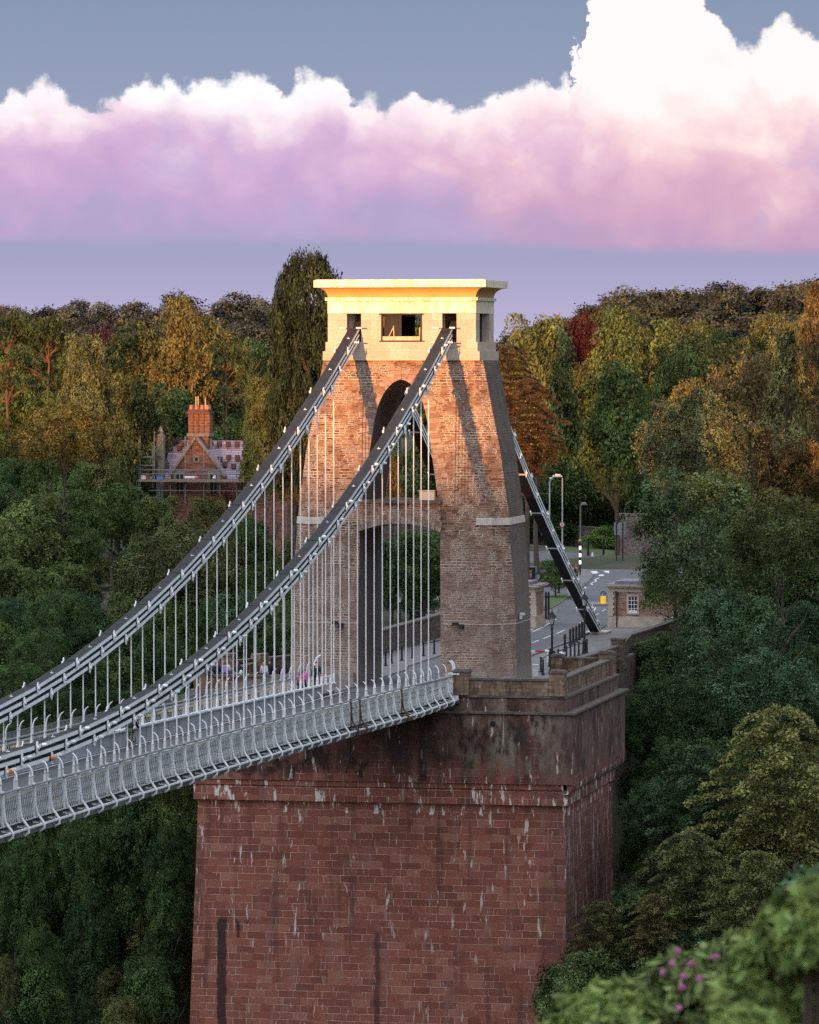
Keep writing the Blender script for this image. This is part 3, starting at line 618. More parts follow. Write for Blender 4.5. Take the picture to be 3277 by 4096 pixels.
# ================================================================ DECK
YE = -8.94; SP = 2.438; XP = 4.60
def L0(y): t = YE-y; return 0.367+0.0234795*t-5.66204721e-05*t*t
def Fz(y):
    t = min(1, max(0, (y+25)/16.0)); return L0(y)-1.0+0.225*t*t*(3-2*t)
def Gz(y): return L0(y)-0.22
def Rz(y): return L0(y)+0.35
deck = empty('bridge_deck', (0,YE,-0.6), label='grey-painted suspension bridge deck with lattice parapets, plate girders and roadway', cat='bridge deck')
DI = Matrix.Translation((0,-YE,0.6))
def dput(m, name, mat, parent=None, **k):
    o = m.build(name, mat, parent or deck, **k); o.matrix_parent_inverse = DI if parent is None else Matrix.Identity(4)
    return o
YS = [YE-SP*i for i in range(0, 51)]
def build_deck():
    strips = [YE+0.0]+YS[1:]
    def strip(m, x0, x1, zf, t=0.0, dz=0.0):
        for a, b in zip(YS[:-1], YS[1:]):
            m.face([(x0,b,zf(b)+dz),(x1,b,zf(b)+dz),(x1,a,zf(a)+dz),(x0,a,zf(a)+dz)])
            if t:
                m.face([(x0,a,zf(a)+dz-t),(x1,a,zf(a)+dz-t),(x1,b,zf(b)+dz-t),(x0,b,zf(b)+dz-t)])
                for x in (x0, x1): m.face([(x,a,zf(a)+dz-t),(x,b,zf(b)+dz-t),(x,b,zf(b)+dz),(x,a,zf(a)+dz)])
    m = MB(); strip(m, -2.95, 2.95, Fz, 0.2); dput(m, 'roadway', M['bridgeroad'])
    m = MB(); strip(m, 2.62, 2.74, Fz, 0, 0.004); strip(m, -2.74, -2.62, Fz, 0, 0.004); dput(m, 'edge_line', M['paint'])
    for s in (-1, 1):
        m = MB(); strip(m, min(s*3.25, s*4.55), max(s*3.25, s*4.55), Fz, 0.12, 0.10); dput(m, 'footway', M['pave'])
        m = MB()
        yend = -13.6 if s < 0 else -9.6
        ys = [y for y in YS if y < yend]; ys = [yend]+ys
        for a, b in zip(ys[:-1], ys[1:]):
            for x0, x1, z0, z1 in ((s*3.1-0.04, s*3.1+0.04, -0.75, -0.01),(s*3.1-0.17, s*3.1+0.17, 0.0, 0.06),(s*3.1-0.17, s*3.1+0.17, -0.85, -0.75)):
                P = [(x0,a,Gz(a)+z0),(x1,a,Gz(a)+z0),(x1,a,Gz(a)+z1),(x0,a,Gz(a)+z1)]; Q = [(x0,b,Gz(b)+z0),(x1,b,Gz(b)+z0),(x1,b,Gz(b)+z1),(x0,b,Gz(b)+z1)]
                for k in range(4): m.face([P[k], P[(k+1)%4], Q[(k+1)%4], Q[k]])
                m.face(P)
        g = dput(m, 'plate_girder', M['girder'])
        m = MB()
        for a, b in zip(ys[:-1], ys[1:]): m.tube([(s*3.1,a,Gz(a)+0.10),(s*3.1,b,Gz(b)+0.10)], 0.055, 6)
        dput(m, 'girder_top_rail', M['rod'])
        for y in ys:
            m = MB()
            for q in (-1, 1): m.box(s*3.1-0.10 if q < 0 else s*3.1+0.0402, s*3.1-0.0402 if q < 0 else s*3.1+0.10, y-0.05, y+0.05, Gz(y)-0.745, Gz(y)-0.012)
            dput(m, 'girder_stiffener', M['girder'], g)
        # handrail, lattice panels, mesh, stanchions
        m = MB()
        for a, b in zip(YS[:-1], YS[1:]):
            m.bar((s*XP,a,Rz(a)),(s*XP,b,Rz(b)),0.16,0.07)
        dput(m, 'handrail', M['under'])
        m = MB()
        for a, b in zip(YS[:-1], YS[1:]): m.face([(s*(XP-0.03),a,Rz(a)+0.03),(s*(XP-0.03),b,Rz(b)+0.03),(s*(XP-0.03),b,Rz(b)+0.38),(s*(XP-0.03),a,Rz(a)+0.38)])
        dput(m, 'wire_mesh', M['wire'])
        m = MB()
        for a, b in zip(YS[:-1], YS[1:]): m.bar((s*(XP-0.03),a,Rz(a)+0.38),(s*(XP-0.03),b,Rz(b)+0.38),0.02)
        dput(m, 'mesh_wire', M['under'])
        m = MB()
        for a, b in zip(YS[:-1], YS[1:]):
            m.bar((s*(XP+0.34),a,Fz(a)-0.36),(s*(XP+0.34),b,Fz(b)-0.36),0.12,0.07)
        dput(m, 'bottom_chord', M['white'])
        for i in range(len(YS)-1):
            a, b = YS[i], YS[i+1]; za, zb = Rz(a), Rz(b); fa, fb = Fz(a), Fz(b)
            m = MB()
            lo, hi = -0.08, 1.30
            def P(u, w_):    # u along panel 0..1, w height 0..1
                y = a+(b-a)*(0.06+0.88*u); return (s*XP, y, Fz(y)+lo+(hi-lo-0.12)*w_)
            nb = 6
            for k in range(-2, nb):
                for sg in (0, 1):
                    u0, u1 = k/nb, (k+2)/nb; w0, w1 = 0.0, 1.0
                    if u0 < 0: w0 = (0-u0)/(u1-u0); u0 = 0
                    if u1 > 1: w1 = 1-(u1-1)/(2/nb); u1 = 1.0
                    if u1-u0 < 0.02: continue
                    p0, p1 = (P(u0, w0), P(u1, w1)) if sg == 0 else (P(1-u0, w0), P(1-u1, w1))
                    m.bar(p0, p1, 0.015, 0.024, upv=(0,1,0))
            m.bar(P(0,0), P(1,0), 0.05, 0.06); m.bar(P(0,1.0), P(1,1.0), 0.05, 0.12); m.bar(P(0,0), P(0,1.05), 0.04, 0.05); m.bar(P(1,0), P(1,1.05), 0.04, 0.05)
            dput(m, 'lattice_panel', M['lattice'])
            # post with its ogee outrigger bracket
            m = MB(); rusty = (s > 0 and i in (6, 11, 12))
            m.box(s*XP-0.05, s*XP+0.07, b-0.08, b+0.08, fb-0.1, zb+0.10)
            pts = [(s*(XP+o), b, z) for o, z in ((0.06,zb-0.35),(0.08,zb-0.80),(0.16,fb+0.10),(0.34,fb-0.14),(0.48,fb-0.34),(0.46,fb-0.52),(0.26,fb-0.66))]
            m.tube(pts, [0.04,0.045,0.05,0.058,0.062,0.058,0.05], 6)
            m.bar((s*(XP+0.46),b,fb-0.34),(s*(XP-0.05),b,fb-0.26),0.12,0.05)
            dput(m, 'lattice_post', M['rustpaint'] if rusty else M['white'])
            # curved anti-climb stanchion leaning inwards
            m = MB(); q = [(0.0,0.0),(0.0,0.38),(0.02,0.55),(0.06,0.69),(0.14,0.80),(0.25,0.88)]
            m.tube([(s*(XP-0.06-o), b+0.02, zb+z) for o, z in q], [0.034,0.036,0.036,0.036,0.032,0.022], 6)
            dput(m, 'stanchion', M['rod'])
            # timber rub rail
            m = MB(); y0, y1 = a+(b-a)*0.2, a+(b-a)*0.80
            m.bar((s*(XP-0.20),y0,L0(y0)),(s*(XP-0.20),y1,L0(y1)),0.12,0.10); dput(m, 'timber_rail', M['rail_wood'])
    # fish-bellied cross girders
    for i in range(1, len(YS)-1):
        y = YS[i]; f = Fz(y); m = MB(); n = 12
        xs = np.linspace(-4.85, 4.85, n+1); bot = [f-0.62-0.50*(1-(x/4.85)**4) for x in xs]
        for k in range(n):
            x0, x1, b0, b1 = xs[k], xs[k+1], bot[k], bot[k+1]
            for yy in (y-0.02, y+0.02): m.face([(x0,yy,b0),(x1,yy,b1),(x1,yy,f-0.21),(x0,yy,f-0.21)])
            m.face([(x0,y-0.16,b0),(x1,y-0.16,b1),(x1,y+0.16,b1),(x0,y+0.16,b0)])
            m.face([(x0,y-0.16,b0-0.04),(x1,y-0.16,b1-0.04),(x1,y+0.16,b1-0.04),(x0,y+0.16,b0-0.04)])
            m.face([(x0,y-0.16,b0-0.04),(x1,y-0.16,b1-0.04),(x1,y-0.16,b1),(x0,y-0.16,b0)])
        m.box(4.83, 4.87, y-0.16, y+0.16, f-0.66, f-0.21)
        dput(m, 'cross_girder', M['under'])
    m = MB()
    for x in (-3.1, -1.0, 1.0, 3.1):
        for a, b in zip(YS[:-1], YS[1:]): m.bar((x,a,Fz(a)-0.32),(x,b,Fz(b)-0.32),0.14,0.24)
    dput(m, 'floor_beam', M['under'])
    # white end box at the abutment
    m = MB(); y = YE
    m.box(4.35, 4.98, y-0.55, y+0.28, Fz(y)-0.35, Rz(y)+0.14); m.box(4.28, 5.06, y-0.65, y+0.34, Rz(y)+0.14, Rz(y)+0.22); dput(m, 'end_box', M['rod'])
    m = MB(); m.bar((4.9,YE-1.2,Fz(YE)-0.5),(4.9,YE+0.2,Fz(YE)-0.42),0.3,0.12); dput(m, 'end_bracket', M['rustpaint'])
    for yy in (YE-0.35, YE+0.2):
        m = MB(); m.tube([(4.6-o,yy,Rz(YE)+z) for o, z in ((0,0.1),(0,0.5),(0.03,0.7),(0.10,0.86),(0.26,1.0))], 0.05, 6); dput(m, 'stanchion', M['rod'])
    m = MB(); m.tube([(-4.6+o,YE+0.2,Rz(YE)+z) for o, z in ((0,-1.2),(0,0.5),(0.03,0.8),(0.12,1.05),(0.4,1.22))], 0.07, 6); m.box(-4.75,-4.35,YE-0.2,YE+0.35,Fz(YE),Rz(YE)+0.25); dput(m, 'end_box', M['rod'])
    # short rail between the girder's end and the tower on the far footway
    m = MB()
    for y in (-13.5, -10.9): m.box(-3.16, -3.04, y-0.06, y+0.06, Fz(y), Gz(y)+0.62)
    for z in (0.56, 0.12): m.bar((-3.1,-13.5,Gz(-13.5)+z),(-3.1,-10.6,Gz(-10.6)+z),0.05)
    dput(m, 'footway_rail', M['rod'])
build_deck()

# ================================================================ CHAINS
def zB(y):
    if y < -107: y = -214-y
    return -4.32969223e-07*y**3+1.83941310e-03*y*y+0.394530599*y+23.6553536     # lowest chain
ORD = ['zero','first','second','third','fourth','fifth','sixth','seventh','eighth','ninth','tenth','eleventh','twelfth','thirteenth','fourteenth','fifteenth','sixteenth','seventeenth','eighteenth','nineteenth','twentieth']
def ordn(n):
    if n <= 20: return ORD[n]
    T_ = {2:'twenty',3:'thirty',4:'forty',5:'fifty'}
    return T_[n//10]+'-'+ORD[n%10] if n % 10 else {3:'thirtieth',4:'fortieth',5:'fiftieth'}[n//10]
HS = 2.42
def link_mesh(m, a, b, x, w, h, n=9):
    """n flat bars side by side from a to b (y,z), centred on x; top faces grimy"""
    (ya, za), (yb, zb) = a, b
    d = Vector((0, yb-ya, zb-za)).normalized(); nrm = Vector((0,-d.z,d.y)); nrm = nrm if nrm.z > 0 else -nrm
    A = Vector((0,ya,za)); B = Vector((0,yb,zb)); pitch = w/n
    for i in range(n):
        xc = x-w/2+pitch*(i+0.5); t = pitch*0.62 if 0 < i < n-1 else pitch*0.8
        P = [[p+nrm*j*h/2+Vector((xc+q*t/2,0,0)) for q, j in ((-1,-1),(1,-1),(1,1),(-1,1))] for p in (A, B)]
        m.cur = 0 if i == n-1 else 1  # inner sides and undersides coloured dark for the shade between bars
        m.face([P[0][1],P[1][1],P[1][2],P[0][2]]); m.cur = 0 if i == 0 else 1; m.face([P[0][3],P[1][3],P[1][0],P[0][0]])
        m.cur = 1; m.face([P[0][0],P[1][0],P[1][1],P[0][1]]); m.face([P[0][2],P[1][2],P[1][3],P[0][3]])
        m.cur = 0; m.face(P[0]); m.face(P[1][::-1])
def build_main(x, label):
    root = empty('suspension_chain', (x,-3.5,23.0), label=label, cat='chain'); I = Matrix.Translation((-x,3.5,-23.0))
    sgn = 1
    for k, (ph, dz) in enumerate(((-101.82, 0.70), (-96.98, 0.35), (-99.4, 0.0))):
        js = [ph+7.26*i for i in range(-4, 16)]; js = [j for j in js if -130 < j < -7]+[-3.6 + (0.0)]
        for a, b in zip(js[:-1], js[1:]):
            w = 0.52+0.18*max(0, (a+110)/100)
            m = MB(); link_mesh(m, (a, zB(a)+dz), (b, zB(b)+dz), x, w, 0.185, 10)
            if k == 0:       # little clip on top at mid link
                yc = (a+b)/2; zc = zB(a)/2+zB(b)/2+dz+0.15; m.cur = 0; m.bar((x-0.05,yc,zc-0.03),(x+0.12,yc,zc-0.03),0.035); m.bar((x+0.02,yc,zc-0.02),(x+0.02,yc,zc+0.06),0.025)
            o = m.build('chain_link', [M['chainside'], M['chaintop']], root); o.matrix_parent_inverse = I
        for j in js[:-1]:
            w = 0.56+0.18*max(0, (j+110)/100); z = zB(j)+dz
            m = MB(); m.cur = 1; nn = 10; p_ = w/nn
            for i in range(nn): m.tube([(x-w/2+p_*(i+0.15),j,z),(x-w/2+p_*(i+0.75),j,z)], 0.155, 10)
            m.cur = 0
            for s in (-1, 1):
                xe = x+s*(w/2+0.02)
                m.tube([(xe,j,z),(xe+s*0.12,j,z)], [0.12,0.085], 10); m.prism([(j-0.05,z+0.28),(j+0.05,z+0.28),(j+0.13,z+0.1),(j+0.10,z-0.22),(j,z-0.30),(j-0.10,z-0.22),(j-0.13,z+0.1)], 'x', min(xe, xe+s*0.05), max(xe, xe+s*0.05))
            o = m.build('chain_pin', [M['rod'], M['chaintop']], root); o.matrix_parent_inverse = I
            if x > 0:
                m = MB(); yy = j+1.0; zz = zB(yy)+dz+0.02; m.tube([(x+w/2+0.0,yy,zz),(x+w/2+0.2,yy,zz+0.03)],[0.09,0.06],8); m.cbox((x+w/2+0.06,yy+0.25,zz),(0.06,0.3,0.12)); o = m.build('chain_lamp', M['rod'], root); o.matrix_parent_inverse = I
    # lighting bars near the tower slot
    for dy, z in ((-4.6, 23.05), (-5.4, 22.1)):
        m = MB(); m.tube([(x-0.75,dy,z),(x-0.4,dy,z)],0.045,6); m.tube([(x+0.35,dy,z),(x+0.7,dy,z)],0.055,6); o = m.build('chain_bar', M['rod'], root); o.matrix_parent_inverse = I
    if x > 0:
        for y in (-106.6, -106.2, -99.6):
            m = MB(); z = zB(y); m.tube([(x+0.36,y,z+0.02),(x+0.52,y,z+0.02)],[0.13,0.10],10); o = m.build('warning_lamp', M['rust'], root); o.matrix_parent_inverse = I
build_main(3.1, 'near chain, three stacked rows of pale links, ending in the right tower slot')
build_main(-3.1, 'far chain, three stacked rows of pale links, ending in the left tower slot')
def build_back(x, label):
    root = empty('anchor_chain', (x,58.5,GZ), label=label, cat='chain'); I = Matrix.Translation((-x,-58.5,-GZ))
    y0, z0, y1, z1 = 3.3, 22.6, 58.0, GZ-0.1
    for dz in (0.70, 0.35, 0.0):
        n = 8
        for i in range(n):
            f = lambda t: (y0+(y1-y0)*t, z0+(z1-z0)*t - 1.1*4*t*(1-t) + dz)
            m = MB(); link_mesh(m, f(i/n), f((i+1)/n), x, 0.74, 0.19, 10)
            o = m.build('chain_link', [M['chainside'], M['chaintop']], root); o.matrix_parent_inverse = I
            if i:
                (j, z) = f((i+(0.33 if dz > .5 else 0.66 if dz > .2 else 0))/n) ; w = 0.76
                m = MB(); m.tube([(x-w/2,j,z),(x+w/2,j,z)],0.15,10)
                for s in (-1, 1): m.tube([(x+s*w/2,j,z),(x+s*(w/2+0.14),j,z)],[0.12,0.08],10); m.bar((x+s*(w/2+0.04),j,z-0.26),(x+s*(w/2+0.04),j,z+0.26),0.06,0.18)
                o = m.build('chain_pin', [M['rod']], root); o.matrix_parent_inverse = I
    m = MB(); m.box(x-0.75, x+0.95, 57.0, 59.4, GZ, GZ+0.14); o = m.build('anchor_plate', M['band'], root); o.matrix_parent_inverse = I
build_back(3.1, 'dark chain slanting from the tower down to the pavement by the toll house')
build_back(-3.1, 'dark chain slanting down behind the tower, seen through its tall arch')

# hangers
rod_roots = {}
def build_hangers():
    for x, side in ((3.1, 'near'), (-3.1, 'far')):
        for n in range(38, -12, -1):
            y = -99.4+HS*n
            if y > -8: continue
            k = 0.0 if n % 3 == 0 else (0.35 if n % 3 == 1 else 0.70)
            top = zB(y)+k-0.05; bot = Gz(y)+0.06
            if top-bot < 0.4: continue
            i = 38-n
            root = empty('hanger_rod', (x,y,bot), label='slim white hanger rod of the %s chain, %s from the tower' % (side, ordn(i)), cat='hanger rod', group='white hanger rods between chains and deck')
            h = top-bot
            m = MB(); hb = min(0.75, h*0.5); m.tube([(0,0,hb-0.05),(0,0,h)], 0.034, 6); m.build('rod', M['rod'], root)
            m = MB(); m.tube([(0,0,0.0),(0,0,0.08),(0,0,hb*0.65),(0,0,hb)], [0.10,0.082,0.075,0.035], 8); m.box(-0.16,0.16,-0.10,0.10,-0.005,0.05); m.build('socket', M['rod'], root)
            if h > 2.2:
                m = MB(); m.box(-0.06,0.06,-0.05,0.05,h-0.3,h); m.build('clevis', M['under'], root)
build_hangers()
# ================================================================ FOLIAGE
def leafmat(name, hue_var=0.35, transl=0.15):
    m, t, b = material(name)
    oi = t.new('ShaderNodeObjectInfo'); ge = t.new('ShaderNodeNewGeometry'); tc = t.new('ShaderNodeTexCoord')
    n = t.noise(tc.outputs['Object'], 7.0, 3.0)[0]
    at = t.new('ShaderNodeAttribute'); at.attribute_name = 'tone'
    k = t.m('ADD', t.m('MULTIPLY', ge.outputs['Random Per Island'], 0.30), t.m('MULTIPLY', n, 0.5))
    k = t.m('ADD', k, t.m('MULTIPLY', at.outputs['Fac'], 0.80))
    hs = t.new('ShaderNodeHueSaturation'); hs.inputs['Saturation'].default_value = 1.0
    t.put(hs.inputs['Hue'], t.m('MULTIPLY_ADD', t.m('SUBTRACT', n, 0.5), 0.10, 0.5))
    t.put(hs.inputs['Value'], t.m('MULTIPLY_ADD', t.m('SUBTRACT', k, 0.75), 1.9, 1.12))
    t.put(hs.inputs['Color'], oi.outputs['Color'])
    t.put(b.inputs['Base Color'], hs.outputs[0]); b.inputs['Roughness'].default_value = 0.8; b.inputs['Specular IOR Level'].default_value = 0.08
    tl = t.new('ShaderNodeBsdfTranslucent'); t.l.new(hs.outputs[0], tl.inputs['Color'])
    mx = t.new('ShaderNodeMixShader'); mx.inputs[0].default_value = transl
    t.l.new(b.outputs[0], mx.inputs[1]); t.l.new(tl.outputs[0], mx.inputs[2]); t.l.new(mx.outputs[0], t.n['Material Output'].inputs['Surface'])
    return m
M['leaf'] = leafmat('foliage')
M['bark'] = plain('grey_brown_bark', (0.085,0.065,0.05), 0.95, var=0.4, scale=2.0)
M['pinebark'] = plain('orange_pine_bark', (0.14,0.065,0.038), 0.9, var=0.45, scale=2.0)
def leaves_mesh(name, C, N, S, rg, asp=1.35, bend=0.25, tone=None):
    """quads at C with normals N and size S"""
    n = len(C); N = N/np.linalg.norm(N, axis=1)[:,None]
    a = rg.normal(size=(n,3)); a -= (a*N).sum(1)[:,None]*N; a /= np.linalg.norm(a, axis=1)[:,None]; b = np.cross(N, a)
    S = S[:,None]; l = a*S*asp*0.5; w = b*S*0.5*rg.uniform(0.6,1.0,(n,1))
    V = np.stack([C-l, C-w*0.9+N*S*bend*0.3, C+l*1.0-N*S*bend*0.3, C+w*0.9], 1).reshape(-1,3)
    me = bpy.data.meshes.new(name); me.vertices.add(4*n); me.vertices.foreach_set('co', V.ravel())
    me.loops.add(4*n); me.loops.foreach_set('vertex_index', np.arange(4*n, dtype=np.int32))
    me.polygons.add(n); me.polygons.foreach_set('loop_start', np.arange(0, 4*n, 4, dtype=np.int32)); me.polygons.foreach_set('loop_total', np.full(n, 4, dtype=np.int32))
    me.update(calc_edges=True); me.materials.append(M['leaf'])
    # clumps of older and younger growth differ in tone
    q = C*(1.0/max(1e-6, float(np.percentile(np.abs(C-C.mean(0)), 98)))*5.0)
    if tone is None: tone = 0.5+0.28*np.sin(q[:,0]*2.3+1)*np.sin(q[:,1]*2.1+2)+0.28*np.sin(q[:,2]*3.1+q[:,0]*1.3)*np.cos(q[:,1]*1.7)+0.18*np.sin(q[:,0]*6.1+q[:,2]*5.3)
    at = me.attributes.new('tone', 'FLOAT', 'FACE'); at.data.foreach_set('value', tone.astype(np.float32))
    return me
def unit(rg, n):
    v = rg.normal(size=(n,3)); return v/np.linalg.norm(v, axis=1)[:,None]
def clump_leaves(rg, cc, rad, out, per, flat=0.7, leaf=0.022, droop=0.0, shell=0.5, tuft=9):
    """leaves gathered in tufts (shared tilt and tone) over the outer side of each clump"""
    Cs, Ns, Ss, Ts = [], [], [], []
    mr = np.mean(rad)
    for c, r, o in zip(cc, rad, out):
        nt = max(4, int(per/tuft*(r/mr)**1.7)); ct = rg.normal()*0.22
        d = unit(rg, nt); d += o*0.5+np.array([0,0,0.35]); d /= np.linalg.norm(d, axis=1)[:,None]
        reach = np.where(rg.random(nt) < 0.22, rg.uniform(1.0, 1.35, nt), rg.uniform(shell, 1.0, nt)**0.6)[:,None]
        p = d*r*reach; p[:,2] *= flat
        if droop: p[:,2] -= droop*(p[:,0]**2+p[:,1]**2)/max(r,1e-6)
        n = d*1.0+np.array([0,0,0.55])+0.38*rg.normal(size=(nt,3)); n /= np.linalg.norm(n, axis=1)[:,None]
        k = np.repeat(np.arange(nt), tuft); m_ = len(k)
        off = rg.normal(size=(m_,3)); off -= 0.75*(off*n[k]).sum(1)[:,None]*n[k]
        tr = leaf*rg.uniform(0.9, 1.7, nt)[k][:,None]
        Cs.append(c+p[k]+off*tr); Ns.append(n[k]+0.28*rg.normal(size=(m_,3))); Ss.append(leaf*rg.uniform(0.65,1.25,m_))
        Ts.append(0.5+ct*1.2+0.26*rg.normal(size=nt)[k]+0.10*rg.normal(size=m_))
    clump_leaves.tone = np.concatenate(Ts)
    return np.concatenate(Cs), np.concatenate(Ns), np.concatenate(Ss)
def trunk_mesh(name, rg, h=0.55, r=0.022, limbs=9, top=0.85, lean=0.0, mat='bark', spread=0.3, lr=0.4):
    m = MB(); pts = [(0,0,0)]
    for i in range(1, 6): pts.append((lean*i/5+rg.normal()*0.008, rg.normal()*0.008, top*i/5))
    m.tube(pts, [r*1.35, r, r*0.85, r*0.7, r*0.5, r*0.2], 8)
    for i in range(limbs):
        z = rg.uniform(h*0.45, top*0.9); a = rg.uniform(0, 6.28); L = spread*rg.uniform(0.6,1.1)
        x0 = lean*z/top
        p = [(x0,0,z),(x0+math.cos(a)*L*0.4, math.sin(a)*L*0.4, z+0.07),(x0+math.cos(a)*L*0.8, math.sin(a)*L*0.8, z+0.11),(x0+math.cos(a)*L, math.sin(a)*L, z+0.16)]
        m.tube(p, [r*lr, r*lr*0.7, r*lr*0.4, r*lr*0.12], 5)
    o = m.build(name, M[mat], None, smooth=True); me = o.data; bpy.data.objects.remove(o); return me
PROTO = {}
def P_round(key, seed, ncl=70, rmin=0.09, rmax=0.17, per=230, shape=(0.5,0.5,0.46), zc=0.55, leaf=0.021, flat=0.72, gap=0.2, droop=0.0, topbias=0.0):
    rg = np.random.default_rng(seed)
    d = unit(rg, ncl*3); d = d[d[:,2] > -0.55][:ncl]
    # lumpy envelope
    f = 1+0.16*np.sin(d[:,0]*3.1+seed)*np.cos(d[:,1]*2.7+seed*2)+0.10*np.sin(d[:,2]*6+seed)
    rad = rg.uniform(rmin, rmax, len(d))
    rr = (f*rg.uniform(0.62, 1.05, len(d)))
    c = d*np.array(shape)*rr[:,None]*0.86; c[:,2] += zc+topbias*np.maximum(0,d[:,2])
    lb = unit(rg, 11); lb[:,2] = np.abs(lb[:,2])*1.1-0.25; near = np.argmax(d@lb.T, 1); pull = lb[near]*np.array(shape)*0.72+np.array([0,0,zc])
    c = c+(pull-c)*0.26
    C, N, S = clump_leaves(rg, c, rad, d, per, flat, leaf, droop)
    tone = clump_leaves.tone
    # a little looser inner foliage so the crown is not hollow
    k = int(len(C)*0.05); tone = np.concatenate([tone, np.full(k, 0.4)]); q = unit(rg, k)*rg.random((k,1))**0.5*np.array(shape)*0.72; q[:,2] += zc
    C = np.concatenate([C, q]); N = np.concatenate([N, rg.normal(size=(k,3))]); S = np.concatenate([S, rg.uniform(1.0,1.8,k)*leaf])
    C[:,2] /= np.percentile(C[:,2], 99.6); ok = C[:,2] < 1.015; C, N, S, tone = C[ok], N[ok], S[ok], tone[ok]
    C[:,2] = np.maximum(C[:,2], 0.02)
    PROTO[key] = (leaves_mesh('crown', C, N, S, rg, tone=tone), trunk_mesh('trunk', rg))
P_round('oak', 1); P_round('oak2', 2, 85, 0.07, 0.14, 210); P_round('beech', 3, 60, 0.11, 0.19, 260, (0.46,0.46,0.50), 0.52)
P_round('lime', 4, 90, 0.07, 0.13, 210, (0.42,0.42,0.50), 0.52, flat=0.9)
P_round('ash', 5, 210, 0.045, 0.085, 150, (0.52,0.52,0.50), 0.52, leaf=0.0135, flat=0.8, droop=0.35)
P_round('ash2', 6, 240, 0.04, 0.08, 140, (0.50,0.50,0.54), 0.5, leaf=0.0125, flat=0.8, droop=0.45)
P_round('bush', 8, 60, 0.10, 0.18, 230, (0.5,0.5,0.42), 0.42, leaf=0.026)
def P_layers(key, seed, nl=13, leaf=0.016):
    """hornbeam-like: flat, feathery horizontal sprays with dark gaps"""
    rg = np.random.default_rng(seed); Cs, Ns, Ss = [], [], []
    m = MB(); m.tube([(0,0,0),(0.01,0,0.4),(0,0.01,0.8),(0,0,0.98)], [0.024,0.017,0.008,0.002], 8)
    for i in range(nl):
        z = 0.08+0.88*i/(nl-1); R_ = 0.52*math.sin(math.pi*min(1, (1.02-z)*0.9+0.06))**0.75+0.02
        nb = rg.integers(5, 8)
        for a in rg.uniform(0, 6.28)+np.arange(nb)*2*math.pi/nb+rg.normal(size=nb)*0.18:
            L = R_*rg.uniform(0.72, 1.08); k = int(560*L/0.5)+40
            u = rg.random(k)**0.75; tw = rg.integers(0, 9, k); side = (((tw*0.37)%1.0)-0.5)*0.26*(1.1-u)*(L/0.4+0.2)+rg.normal(size=k)*0.012
            x = u*L; zz = z+0.13*u*(1.1-z)-0.12*u*u+rg.normal(size=k)*0.006-np.abs(side)*0.25
            ca, sa = math.cos(a), math.sin(a)
            Cs.append(np.stack([x*ca-side*sa, x*sa+side*ca, zz], 1)); nn = np.stack([rg.normal(size=k)*0.45, rg.normal(size=k)*0.45, np.ones(k)], 1); Ns.append(nn); Ss.append(leaf*rg.uniform(0.6,1.3,k))
            zf_ = lambda q: z+0.13*q*(1.1-z)-0.12*q*q-0.012; m.tube([(0,0,z-0.03),(L*0.5*ca,L*0.5*sa,zf_(0.5)),(L*0.85*ca,L*0.85*sa,zf_(0.85))], [0.006,0.004,0.001], 4)
    o = m.build('trunk', M['bark'], None, smooth=True); tm = o.data; bpy.data.objects.remove(o)
    PROTO[key] = (leaves_mesh('crown', np.concatenate(Cs), np.concatenate(Ns), np.concatenate(Ss), rg), tm)
P_layers('hornbeam', 11, 14); P_layers('hornbeam2', 12, 11, 0.018)
def P_giant(key, seed):
    """wellingtonia: tall dense column of upswept plumes, rounded top"""
    rg = np.random.default_rng(seed); cc, rad, out = [], [], []
    for i in range(520):
        z = rg.uniform(0.04, 0.98); R_ = 0.50*min(1, (1.0-z)*4.2+0.10)**0.55*(0.94+0.06*math.sin(z*17))
        a = rg.uniform(0, 6.28); f = rg.uniform(0.72, 1.0)*(1+0.10*math.sin(a*3+z*9))
        cc.append((math.cos(a)*R_*f, math.sin(a)*R_*f, z*0.97)); rad.append(rg.uniform(0.08, 0.13)); out.append((math.cos(a), math.sin(a), 0.3))
    C, N, S = clump_leaves(rg, np.array(cc), np.array(rad), np.array(out), 100, 0.40, 0.019)
    PROTO[key] = (leaves_mesh('crown', C, N, S, rg, asp=1.8, tone=clump_leaves.tone), trunk_mesh('trunk', rg, top=0.95, r=0.04))
P_giant('giant', 21)
def P_conifer(key, seed, width=0.5, pw=0.9, leaf=0.015, per=60, n=340):
    rg = np.random.default_rng(seed); cc, rad, out = [], [], []
    for i in range(n):
        z = rg.uniform(0.05, 1.0); R_ = width*(1.02-z)**pw; a = rg.uniform(0, 6.28); f = rg.uniform(0.45, 1.0)
        cc.append((math.cos(a)*R_*f, math.sin(a)*R_*f, z-0.05*f)); rad.append(0.03+0.05*(1.05-z)*rg.uniform(0.7,1.2)); out.append((math.cos(a), math.sin(a), 0.1))
    C, N, S = clump_leaves(rg, np.array(cc), np.array(rad), np.array(out), per, 0.5, leaf, 0.2)
    PROTO[key] = (leaves_mesh('crown', C, N, S, rg, asp=1.9, tone=clump_leaves.tone), trunk_mesh('trunk', rg, top=0.98, r=0.02, limbs=14))
P_conifer('fir', 31); P_conifer('cypress', 32, 0.30, 0.5)
